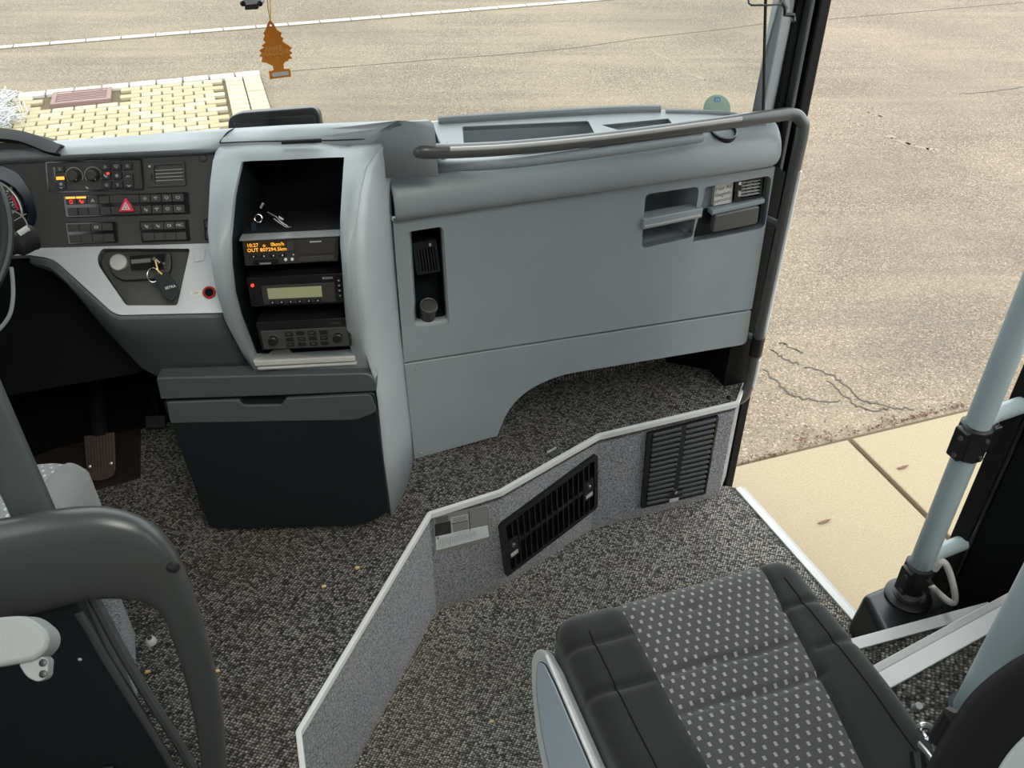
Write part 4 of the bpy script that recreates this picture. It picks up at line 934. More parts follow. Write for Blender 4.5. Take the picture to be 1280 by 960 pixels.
def dash_extras():
    # black display hood standing behind the console lid
    y0 = 1.86; c = ony(342, 150, y0); f = Fr((c.x, y0, c.z), 6, 12)
    t = thing('dash_display', 'black display housing seen from behind on top of the dashboard', 'display', f.pt(0, -.09, 0))
    q = f.P([(285, 147), (300, 141), (392, 134), (399, 141), (404, 172), (284, 178)])
    MB().prism(f, rnd(q, [.012, .01, .012, .012, 0, 0]), -.05, 0).build('housing', M['black'], t, bevel=.007, seg=3)
    q = f.P([(292, 151), (394, 143), (398, 172), (290, 177)]); MB().prism(f, rnd(q, [.01, .01, 0, 0]), -.002, .004).build('front_face', M['gloss'], t, bevel=.003)
    MB().box(f, -.03, .03, -.14, -.02, -.04, -.02).build('stand', M['black'], t)
    # air freshener
    y1 = 1.75; f = Fr(ony(346, 60, y1), 6, 0)
    t = thing('air_freshener', 'orange tree shaped cardboard air freshener hanging at the windscreen', 'air freshener', f.pt(0, .03, 0))
    L = [(337, 25), (334, 30), (333, 35), (329, 42), (331, 44), (329, 50), (332, 53), (327, 57), (330, 59), (324, 63), (327, 66), (324, 70), (328, 71), (327, 77), (334, 79), (341, 82), (342, 88), (336, 88.5), (337.5, 99)]
    R_ = [(364, 95.5), (362.5, 86), (355, 86), (354.5, 80), (357, 77), (361, 76), (360, 74), (366, 73), (362, 69), (365.5, 66), (362, 63), (365, 60), (360, 56), (355, 53), (353, 51), (354.5, 48), (351, 45), (352.5, 41), (346, 37), (343, 31), (340, 27)]
    pts = f.P(L + R_); hc = f.px(338.4, 31.5)
    MB().prism(f, pts, -.001, .001, [[(hc[0] + .0022 * math.cos(k * .785), hc[1] + .0022 * math.sin(k * .785)) for k in range(8)]]).build('card', M['orange'], t)
    m = MB(); r1 = .12; m.text(f, 'ARBRE', *f.px(342, 60.5), .0115, .0012, r1); m.text(f, 'MAGIQUE', *f.px(345.5, 66), .0118, .0012, r1); m.ring(f, *f.px(347, 72), .0022, .0004, 12, 4, .0013); m.build('lettering', M['orange2'], t)
    MB().prism(f, f.P([(340, 91), (360.5, 88.5), (361.5, 93.5), (341, 96)]), .0008, .0014).build('label_window', M['paper'], t)
    MB().tube([f.pt(hc[0], hc[1], 0), f.pt(*f.px(335, 10), 0), f.pt(*f.px(333, -14), 0)], .0011, 6).build('elastic', M['cord'], t)
    MB().tube([f.pt(hc[0], hc[1], 0), f.pt(*f.px(338, 10), 0), f.pt(*f.px(337, -14), 0)], .0011, 6).build('elastic', M['cord'], t)
    # mirror arm / sensor stub
    f = Fr(ony(314, 5, 1.74), 5, 0); t = thing('camera_sensor', 'small silver and brown sensor head above the hanging air freshener', 'sensor', f.pt(0, .1, 0))
    MB().prism(f, rnd(f.P([(302, -22), (327, -23), (326, 5), (303, 7)]), .004), -.025, 0).build('housing', M['alu'], t, bevel=.003)
    MB().prism(f, f.P([(305, 2), (322.5, 1), (322.5, 12), (306, 13)]), -.02, -.002).build('lens_block', M['pedal'], t, bevel=.001)
    for x in (303.5, 325): MB().lathe(f, *f.px(x, 4.5), [(.005, -.024), (.005, .001), (.003, .002)], 14).build('pivot', M['black'], t)
    # round sticker
    base = dep(896, 134, 2.28); f = Fr(base, 8, 30); r = .037
    t = thing('vignette_sticker', 'round green sticker at the lower edge of the windscreen', 'sticker', base)
    MB().lathe(f, 0, -.005, [(r, -.001), (r, .0005)], 32).build('disc', M['green'], t)
    q = f.px(896.5, 125); m = MB(); m.prism(f, rnd([(q[0] - .009, q[1] - .005), (q[0] + .009, q[1] - .005), (q[0] + .008, q[1] + .007), (q[0] - .008, q[1] + .007)], .003), .0005, .001); m.build('emblem', M['blue'], t)
    m = MB(); icon(m, f, q, 'bus', .001, .005); m.build('emblem_print', M['sticker'], t)
    # door front pillar
    p = dep(985, 136, 2.22); F0 = V((p.x, p.y, 0))
    def post(name, x0, x1, yb, yf, z0, z1, m, lean=0, bevel=.006):
        # x0,x1 px at y=135; depth range
        d = 2.2; a, b = dep(x0, 135, d), dep(x1, 135, d)
        f = Fr((a.x, a.y, 0), 18.4, 0); w = (b - a).length
        mb = MB(); lo = [f.pt(0, z0, yb), f.pt(w, z0, yb), f.pt(w, z0, -yf), f.pt(0, z0, -yf)]; hi = [q + V((0, 0, z1 - z0)) + f.n * lean for q in lo]
        mb.add(lo + hi, [(0, 1, 2, 3), (7, 6, 5, 4), (0, 4, 5, 1), (1, 5, 6, 2), (2, 6, 7, 3), (3, 7, 4, 0)]); return mb.build(name, m, kind='structure', bevel=bevel)
    post('pillar_lining', 950, 972, .0, .05, .3, 1.95, M['pale'], .05)
    post('door_frame', 966, 978, .02, .05, -.8, 1.95, M['frame'], .0)
    post('door_seal', 978, 984, .035, .03, -.8, 1.95, M['post'], .0, .004)
    post('door_frame', 984, 990, .02, .05, -.8, 1.95, M['gloss'], .0)
    post('door_frame', 990, 1006, .03, .06, -.8, 1.95, M['frame'], .0)
    # lower black lining behind the rail
    a, b = RP.pt(.955, -.1, -.03), RP.pt(1.0, -.1, -.03); f = fr3(a, UB, (0, 0, 1)); MB().box(f, -.01, .06, -.3, .76, -.12, 0).build('door_lining', M['frame'], kind='structure')
    # blind cord and wire bracket by the pillar
    t = thing('blind_cord', 'thin black cord with bent wire bracket beside the windscreen pillar', 'cord', dep(954, 136, 2.15))
    MB().tube([dep(954, 138, 2.13), dep(955.5, 60, 2.0), dep(957, 0, 1.9), dep(958, -30, 1.86)], .0035, 8).build('cord', M['gloss'], t)
    MB().tube([dep(935, -8, 1.87), dep(936, 4, 1.87), dep(939, 6.5, 1.87), dep(960, 6.5, 1.87), dep(978, 5.5, 1.88)], .0022, 8).build('wire_bracket', M['post'], t)
    MB().tube([dep(978, 4, 1.88), dep(982, 10, 1.88), dep(981, 18, 1.88), dep(992, 19, 1.89), dep(992, 27, 1.89)], .005, 8).build('hinge', M['black'], t)
dash_extras()

# ------------------------------------------------------------------ on and around the step
def step_things():
    def segf(i):
        a, b = V((*EDGE[i], 0)), V((*EDGE[i + 1], 0)); return fr3(a, (b - a).normalized(), (0, 0, 1))
    # vent grille with upright bars on the slanting riser
    f = segf(4); q = f.P([(622, 655), (744, 565), (744, 632), (630, 719)])
    t = thing('upright_bar_vent', 'black heater grille with upright bars in the felt riser', 'vent grille', f.pt(q[3][0] + .1, q[3][1], 0))
    outr = rnd(q, .014); MB().prism(f, outr, 0, .012, [rnd(quad(q, .05, .96, .07, .94), .008)]).build('frame', M['gloss'], t, bevel=.003, seg=3)
    MB().prism(f, rnd(quad(q, .02, .98, .02, .98), .01), .0, .002).build('backing', M['dark'], t)
    MB().prism(f, quad(q, .05, .96, .48, .54), .002, .009).build('cross_bar', M['black'], t, bevel=.001)
    n = 16
    for i in range(1, n):
        s = .05 + .91 * i / n
        MB().prism(f, quad(q, s - .007, s + .007, .06, .95), .002, .0105).build('slat', M['black'], t, bevel=.0015)
    m = MB()
    for s, y in ((.1, .52), (.9, .5)):
        MB().prism(f, rnd(quad(q, s - .05, s + .05, y - .14, y + .2), .003), .003, .0115).build('screw_plate', M['black'], t, bevel=.001)
        c = quad(q, s, s, y - .03, 1)[0]; MB().lathe(f, *c, [(.006, .01), (.006, .014), (.003, .016)], 14).build('screw', M['chrome'], t)
        MB().prism(f, quad(q, s - .035, s + .035, y + .1, y + .16), .0115, .013).build('screw_tab', M['railstrip'], t)
    # second grille, ribs lying
    f = segf(5); q = f.P([(808, 540), (897, 518), (880, 615), (800, 633)])
    t = thing('lying_rib_vent', 'black louvred grille with lying ribs in the felt riser by the door', 'vent grille', f.pt(q[3][0] + .1, q[3][1], 0))
    MB().prism(f, rnd(q, .004), 0, .01, [quad(q, .06, .97, .01, .98)]).build('frame', M['gloss'], t, bevel=.002)
    MB().prism(f, quad(q, .02, .98, .01, .99), 0, .002).build('backing', M['dark'], t)
    MB().prism(f, quad(q, .46, .54, .0, .99), .002, .01).build('centre_bar', M['black'], t, bevel=.001)
    for c0, c1 in ((.07, .47), (.53, .96)):
        for i in range(15):
            y = .015 + i * .0655
            if i > 12 and c1 < .5: c1b = .42
            else: c1b = c1
            MB().prism(f, quad(q, c0, c1b, y, y + .036), .002, .0125).build('rib', M['post'], t, bevel=.003, seg=2)
    MB().prism(f, quad(q, .38, .62, .86, .97), .002, .012).build('screw_plate', M['black'], t, bevel=.001)
    MB().lathe(f, *quad(q, .5, .5, .87, 1)[0], [(.006, .011), (.006, .015), (.003, .017)], 14).build('screw', M['chrome'], t)
    MB().prism(f, quad(q, .42, .56, .95, .99), .012, .014).build('screw_tab', M['railstrip'], t)
    # type plate
    f = segf(3); q = f.P([(541, 645), (611, 631), (614, 675), (543, 692)])
    t = thing('type_plate', 'grey metal type plate with stickers under the white step edge', 'type plate', f.pt(q[3][0] + .05, q[3][1], 0))
    MB().prism(f, q, 0, .002).build('plate', M['plate'], t, bevel=.0005)
    rot = math.atan2(q[1][1] - q[0][1], q[1][0] - q[0][0])
    MB().prism(f, quad(q, .02, .3, .2, .62), .002, .0025).build('black_field', M['ink'], t)
    MB().prism(f, quad(q, .3, .62, .12, .6), .002, .0023, [quad(q, .33, .6, .3, .56)]).build('data_field', M['railstrip'], t)
    m = MB()
    m.prism(f, quad(q, .62, .635, .05, .6), .002, .0028)
    for i in range(4): m.prism(f, quad(q, .04, .26, .06 + i * .035, .075 + i * .035), .002, .0026)
    for i in range(3): m.prism(f, quad(q, .34, .58, .16 + .04 * i, .17 + .04 * i), .0023, .0028)
    m.prism(f, quad(q, .32, .6, .28, .3), .0023, .0028); m.prism(f, quad(q, .32, .6, .56, .58), .0023, .0028); m.build('data_lines', M['ink'], t)
    l = MB().prism(f, quad(q, .02, .95, .60, .93), .002, .0024); 
    qs = f.P([(544, 670), (609, 656), (611, 670), (545, 687)]); s = MB().prism(f, qs, .002, .0028).build('paper_sticker', M['sticker'], t)
    m = MB()
    for i in range(26):
        x = .05 + .028 * i; m.prism(f, quad(qs, x, x + .006, .15 + random.uniform(0, .15), .9 - random.uniform(0, .3)), .0028, .0031)
    m.prism(f, quad(qs, .02, .06, .06, .2), .0028, .0032); m.build('sticker_print', M['fadeink'], s)
    for s_, y in ((.98, .04), (.98, .96), (.03, .97)): MB().lathe(f, *quad(q, s_, s_, y, 1)[0], [(.002, .002), (.002, .003), (.001, .0035)], 8).build('rivet', M['alu'], t)
    # small clip on the ledge and drain plug by the door
    p = onz(693, 569, 0); f2 = fr3(p, V((*EDGE[5], 0)) - V((*EDGE[4], 0)), V((0, 0, 1)).cross(V((*EDGE[5], 0)) - V((*EDGE[4], 0))))
    t = thing('metal_clip', 'small dark metal clip lying on carpet at the white step edge', 'clip', p)
    MB().box(f2, -.016, .016, -.006, .012, .001, .008).build('clip_body', M['post'], t, bevel=.002); MB().box(f2, -.016, .016, .010, .013, .001, .013).build('clip_lip', M['railstrip'], t)
    p = onz(912, 498, 0); f2 = fr3(p, (1, 0, 0), (0, 1, 0)); tag(MB().lathe(f2, 0, 0, [(.009, 0), (.009, .004), (.005, .006)], 14).build('floor_plug', M['black']), 'small black plug in the carpet ledge near the door corner', 'plug')
    # small ring knob on the driver floor
    p = onz(189, 803, 0); f2 = fr3(p, (1, 0, 0), (0, 1, 0)); t = thing('floor_stud', 'small grey round knob standing on the carpet behind the driver seat', 'knob', p)
    MB().lathe(f2, 0, 0, [(.012, 0), (.012, .006), (.009, .012), (.006, .014)], 16).build('knob_body', M['railstrip'], t); MB().lathe(f2, 0, 0, [(.005, .013), (.005, .0155), (.003, .0155)], 12).build('knob_hole', M['ink'], t)
    # crumbs
    for x, y, z, l in ((447, 711, 0, 'tiny yellow crumb on the carpet right of the storage bin'), (185, 841, 0, 'tiny orange crumb on the carpet below the grey floor knob'), (615, 903, LZ, 'tiny pale crumb on the landing carpet left of the guide seat'), (405, 734, 0, 'tiny grey crumb on carpet near the white step edge'), (272, 840, 0, 'tiny pale crumb on carpet beside the driver grab loop')):
        p = onz(x, y, z); f2 = fr3(p, UB, WB); tag(MB().prism(f2, rnd([(-.005, -.003), (.006, -.002), (.004, .003), (-.004, .004)], .001), .001, .005).build('crumb', M['crumb'], bevel=.001), l, 'crumb')
    # pedals
    for nm, lab, q4, z0 in (('brake_pedal', 'ribbed brown rubber pedal with two screws in the dark footwell', [(104, 545), (143, 540), (145, 598), (109, 604)], 1.69), ('accelerator_pedal', 'small dark ribbed pedal beside the storage bin in the footwell', [(181, 520), (206, 519), (206, 535), (181, 536)], 1.85)):
        f = Fr(ony((q4[0][0] + q4[2][0]) / 2, (q4[0][1] + q4[2][1]) / 2, z0), 6, 35); q = f.P(q4)
        t = thing(nm, lab, 'pedal', f.pt(0, -.06, 0))
        MB().prism(f, rnd(q, [.005, .005, .03, .03] if nm[0] == 'b' else .004), -.012, 0).build('pad', M['pedal'] if nm[0] == 'b' else M['bin'], t, bevel=.003)
        for i in range(9): MB().prism(f, quad(q, .08 + i * .1, .11 + i * .1, .05, .78), 0, .002).build('rib', M['pedal'] if nm[0] == 'b' else M['bin'], t)
        if nm[0] == 'b':
            for s in (.14, .86): MB().lathe(f, *quad(q, s, s, .66, 1)[0], [(.004, 0), (.004, .003), (.002, .004)], 10).build('screw', M['alu'], t)
        MB().tube([f.pt((q[0][0] + q[1][0]) / 2, q[0][1], -.01), f.pt((q[0][0] + q[1][0]) / 2, q[0][1] + .18, .0)], .02 if nm[0] == 'b' else .01, 10).build('arm', M['dark'], t)
step_things()

# ------------------------------------------------------------------ guide seat
def cushion(fr, W, D, H, sag, rows=18, cols=24, bounds=(0, .26, .80, 1), bfun=None, creases=(), r=.05):
    # returns three grids (left bolster, centre, right bolster) of a rounded cushion; a across, b backwards->forwards
    def hgt(a, b):
        def e(d, rr): return 0 if d > rr else rr - math.sqrt(max(0, rr * rr - (rr - d) ** 2))
        dx = min(a, W - a); dy = D - b
        ry = r * 1.15; k = ry / r
        if dx < r and dy < ry: ed = max(0, r - math.hypot(r - dx, (ry - dy) / k))
        else: ed = min(dx, dy / k)
        z = H - e(ed, r) * .8 - sag * math.sin(math.pi * min(1, max(0, a / W))) * .4
        for cb, ca0, ca1, dep_ in creases:
            if ca0 <= a / W <= ca1: z -= dep_ * math.exp(-((b - cb + .02 * (a / W - .5) + .004 * math.sin(23 * a)) / .0075) ** 2)
        z += .004 * math.exp(-((b / D - .35) / .12) ** 2) + .003 * math.sin(9 * b / D) * math.sin(5 * a / W)
        return z
    out = []
    for s0, s1 in ((0, 1), (1, 2), (2, 3)):
        g = []
        bs = [D * (1 - (1 - k / rows) ** 1.0) for k in range(rows)] + [D - r * 1.15 * (1 - math.sin(x)) for x in (.5, .8, 1.1, 1.35, 1.57)]
        bs = sorted(set(round(x, 5) for x in bs))
        for b in bs:
            bb = bfun(b / D); lo, hi = bb[s0] * W, bb[s1] * W; line = []
            for k in range(cols + 1):
                t = k / cols
                if False: t = 0
                if s0 == 0: t = 1 - math.cos(t * math.pi / 2)
                if s1 == 3: t = math.sin(t * math.pi / 2)
                a = lerp(lo, hi, t); z = hgt(a, b)
                ds = min((a - lo) if s0 else 9, (hi - a) if s1 < 3 else 9); z -= .006 * math.exp(-(ds / .004) ** 2)
                a_, b_ = a, b; rr = r * .9
                qx, qy = (rr - a if a < rr else (a - (W - rr) if a > W - rr else 0)), b - (D - rr)
                if qx > 0 and qy > 0 and math.hypot(qx, qy) > rr:
                    f_ = rr / math.hypot(qx, qy); b_ = D - rr + qy * f_; a_ = rr - qx * f_ if a < rr else W - rr + qx * f_
                line.append(fr.pt(a_, b_, z))
            if s0 == 0: q0 = line[0] - fr.n * (line[0] - fr.o).dot(fr.n); zt = (line[0] - fr.o).dot(fr.n); line = [q0 + fr.n * zt * z_ for z_ in (0, .3, .65, .9)] + line
            if s1 == 3: q0 = line[-1] - fr.n * (line[-1] - fr.o).dot(fr.n); zt = (line[-1] - fr.o).dot(fr.n); line = line + [q0 + fr.n * zt * z_ for z_ in (.9, .65, .3, 0)]
            g.append(line)
        last = g[-1]; g.append([p.copy() - fr.n * ((p - fr.o).dot(fr.n)) * .5 for p in last]); g.append([p.copy() - fr.n * ((p - fr.o).dot(fr.n)) for p in last])
        out.append(g)
    cushion.h = hgt
    return out
def guide_seat():
    FLp = onz(690, 768, .2); top = .205; Hc = .13; W, D = .525, .52
    o = V((FLp.x, FLp.y, top - Hc)) - WB * D + UB * -.004
    f = fr3(o, UB, WB)
    t = thing('guide_chair', 'folding guide seat with dotted grey centre and black side bolsters on the landing', 'seat', f.pt(W / 2, D / 2, LZ - o.z))
    bf = lambda q: (0, .26, lerp(.70, .865, q), 1)
    L, C, R = cushion(f, W, D, Hc, .02, 84, 18, bfun=bf, creases=[(.33, .0, .25, .008), (.43, .0, .24, .007), (.25, .27, .8, .008), (.33, .27, .8, .009), (.45, .48, .53, .006), (.40, .82, 1, .007), (.3, .82, 1, .006)], r=.045)
    MB().grid(L).build('side_bolster', M['bolster'], t, ang=70); MB().grid(R).build('side_bolster', M['bolster'], t, ang=70); MB().grid(C).build('centre_panel', M['dotcloth'], t, ang=70, label='dark grey centre panel with pale woven dots')
    hh = cushion.h
    for a_ in (.055, W - .05): MB().tube([f.pt(a_, b / 60 * (D - .06), hh(a_, b / 60 * (D - .06)) + .0002) for b in range(61)], .0016, 6).build('seam', M['blackcloth'], t)
    MB().box(f, .02, W - .02, .02, D - .05, -.05, .004).build('seat_pan', M['black'], t, bevel=.006)
    # piping along bolster edges
    for line in ([f.pt(.006, b, Hc - .034) for b in (0, .1, .2, .3, .4, .48)],):
        MB().tube(line, .003, 6).build('piping', M['blackcloth'], t)
    # grey side shell with inlay
    F2 = fr3(f.pt(-.012, .155, .078), WB, V((0, 0, .78)) + UB * .62)      # flares outwards towards its foot
    sh = [(-.3, -.15), (-.3, .0), (.27, .0), (.325, -.006), (.343, -.024), (.335, -.045), (.29, -.07), (.2, -.105), (.05, -.135)]
    MB().prism(F2, rnd(sh, [0, 0, 0, .02, .02, .02, .03, .03, .03]), -.012, .01).build('side_shell', M['seatshell'], t, bevel=.006, seg=3)
    inl = [(-.3, -.125), (-.3, -.014), (.25, -.014), (.3, -.017), (.314, -.028), (.28, -.055), (.19, -.085), (.05, -.112)]
    MB().prism(F2, rnd(inl, [0, 0, 0, .02, .02, .03, .03, .03]), -.0165, -.01).build('shell_inlay', M['seatgrey'], t, bevel=.002)
    gr = [F2.pt(x, y, -.0125) for x, y in rnd(inl, [0, 0, 0, .02, .02, .03, .03, .03])]
    MB().tube([F2.pt(x, -.006, -.013) for x in (-.3, 0, .27, .31)], .0035, 8).build('shell_rim', M['edge'], t)
    MB().tube(gr[1:], .0022, 6).build('shell_groove', M['black'], t)
    # pedestal
    for a in (.1, W - .1):
        MB().box(f, a - .02, a + .02, .12, .4, LZ - o.z, -.045).build('leg', M['black'], t, bevel=.004)
    MB().box(f, .06, W - .06, .1, .42, LZ - o.z, LZ - o.z + .02).build('base_plate', M['black'], t)
    # hinge hardware at the rear right corner
    hp = onz(1158, 915, .16)
    MB().tube(smooth_path([dep(1148, 912, 1.42), dep(1150, 907, 1.4), dep(1158, 906, 1.4), dep(1166, 910, 1.41)], 4), .0045, 8).build('hinge_loop', M['alu'], t)
    MB().tube(smooth_path([dep(1154, 916, 1.42), dep(1158, 923, 1.4), dep(1165, 928, 1.4), dep(1167, 938, 1.4)], 4), .004, 8).build('latch_hook', M['chrome'], t)
    MB().tube([dep(1149, 930, 1.4), dep(1158, 940, 1.38), dep(1170, 956, 1.36), dep(1180, 972, 1.35)], .006, 8, ry=.5).build('hinge_arm', M['alu'], t)
    MB().tube([dep(1143, 885, 1.48), dep(1149, 882, 1.46)], .006, 10).build('pivot_pin', M['alu'], t)
    MB().tube([dep(1146, 940, 1.42), dep(1152, 985, 1.4)], .012, 8).build('hinge_block', M['black'], t)
guide_seat()

# black backrest close by at the lower right
def near_backrest():
    f = Fr(dep(1290, 960, .86), -22, 52)
    t = thing('black_backrest', 'black seat backrest with greyish panel looming in the lower right corner', 'seat', f.pt(0, -.3, -.05))
    out = f.P([(1160, 985), (1178, 945), (1200, 908), (1222, 872), (1255, 842), (1300, 812), (1420, 790), (1500, 1100), (1170, 1100)])
    MB().prism(f, rnd(out, .03, 5), -.06, 0).build('cover', M['blackcloth'], t, bevel=.022, seg=4)
    pan = f.P([(1238, 975), (1262, 935), (1300, 902), (1420, 860), (1480, 1080), (1220, 1080)]); MB().prism(f, rnd(pan, .03), -.002, .006).build('back_panel', M['arm'], t, bevel=.004, label='greenish grey panel')
    MB().tube([dep(1171, 925, 1.25), dep(1190, 893, 1.22), dep(1200, 900, 1.2)], .012, 8).build('bracket', M['black'], t)
near_backrest()

# ------------------------------------------------------------------ door column, base, door leaf
def door_parts():
    zb = -.24
    c = onz(1132, 752, zb - .02); x0 = c
    f = fr3(V((0, 0, LZ)), UB, WB)
    bx = [onz(*p, zb) for p in ((1078, 742), (1150, 712), (1197, 757), (1108, 800))]
    t = thing('base_box', 'black moulded plastic base box at the foot of the door column', 'base box', V((c.x, c.y, LZ)))
    cc = sum(bx, V((0, 0, 0))) / 4; lo = [V((p.x, p.y, LZ - .02)) + (V((p.x, p.y, 0)) - V((cc.x, cc.y, 0))) * .12 for p in bx]
    MB().add(bx + lo, [(0, 1, 2, 3), (7, 6, 5, 4), (0, 4, 5, 1), (1, 5, 6, 2), (2, 6, 7, 3), (3, 7, 4, 0)]).build('housing', M['box'], t, bevel=.02, seg=4)
    H = fr3(V((c.x, c.y, zb)), UB, WB)
    MB().lathe(H, 0, 0, [(.058, -.004), (.058, .006), (.05, .01), (.04, .012), (.04, .014)], 28).build('collar', M['black'], t)
    MB().lathe(H, .075, .02, [(.018, -.004), (.018, .008), (.012, .012), (.01, .004)], 18).build('cable_grommet', M['black'], t)
    t = thing('door_column', 'blue-grey vertical door column standing in the black base box', 'pole', V((c.x, c.y, zb)))
    MB().tube([V((c.x, c.y, zb)), V((c.x, c.y, 1.95))], .0275, 24).build('tube', M['column'], t)
    MB().tube([V((c.x, c.y, zb + .002)), V((c.x, c.y, zb + .03))], .029, 24).build('foot_ring', M['alu'], t)
    C2 = fr3(V((c.x, c.y, 0)), UB, WB)
    for z0 in (zb + .035, .245):
        k = MB().lathe(C2, 0, 0, [(.031, z0), (.037, z0 + .004), (.037, z0 + .086), (.031, z0 + .09)], 10).build('clamp', M['black'], t, bevel=.003)
        MB().box(C2, .025, .06, -.02, .02, z0 + .01, z0 + .08).build('clamp_ear', M['gloss'], k, bevel=.006)
        MB().box(C2, -.046, -.03, -.02, .015, z0 + .005, z0 + .085).build('clamp_flange', M['black'], k, bevel=.004)
        for dz in (.02, .068):
            MB().tube([C2.pt(-.05, -.01, z0 + dz), C2.pt(-.04, -.01, z0 + dz)], .006, 10).build('bolt', M['post'], k)
            MB().tube([C2.pt(.0, -.041, z0 + dz), C2.pt(.0, -.034, z0 + dz)], .005, 10).build('bolt', M['post'], k)
    # arms to the door leaf
    dl = [C2.pt(.24, .10, 0), C2.pt(.13, -.1, 0)]
    for z0 in (-.12, .33):
        MB().tube([V((c.x, c.y, z0)), C2.pt(.06, .02, z0), C2.pt(.17, .03, z0)], .02, 14).build('arm', M['column'], t)
    # open door leaf parallel to the bus side
    L = thing('door_leaf', 'open black framed door leaf standing behind the blue-grey column', 'door', C2.pt(.2, -.2, LZ))
    a = C2.pt(.14, .06, 0)
    F = fr3(a, -WB * 1.0 + UB * .18, (0, 0, 1))
    MB().box(F, 0, .045, -.42, 1.9, -.05, 0).build('front_stile', M['frame'], L, bevel=.006)
    MB().box(F, .045, .055, -.42, 1.9, -.04, -.006).build('seal', M['gloss'], L, bevel=.003)
    MB().box(F, .055, .75, -.42, .42, -.045, -.012).build('lower_panel', M['dark'], L, bevel=.004)
    MB().box(F, .055, .75, .42, 1.9, -.03, -.024).build('glass', M['glass'], L)
    MB().box(F, .07, .75, .36, .425, -.045, .006).build('glass_rail', M['arm'], L, bevel=.006)
    # cable from the base to the leaf
    p0 = H.pt(.075, .02, .006)
    cp = smooth_path([p0, dep(1186, 752, 2.14), dep(1194, 748, 2.12), dep(1189, 722, 2.1), dep(1182, 705, 2.08), dep(1176, 703, 2.08), dep(1168, 712, 2.1)], 6)
    tag(MB().tube(cp, .008, 10).build('door_cable', M['railstrip']), 'grey cable looping from the column base towards the door leaf', 'cable')
    # nearer grab pole at the right edge
    b = onz(1212, 895, .0); e = V((b.x, b.y, 1.9))
    t = thing('grab_pole', 'thick pale blue-grey grab pole rising at right edge beside the black backrest', 'pole', b)
    MB().tube([b, e], .036, 24).build('tube', M['column'], t); MB().tube([b + V((0, 0, .0)), b + V((0, 0, .02))], .045, 24).build('foot_flange', M['black'], t)
door_parts()

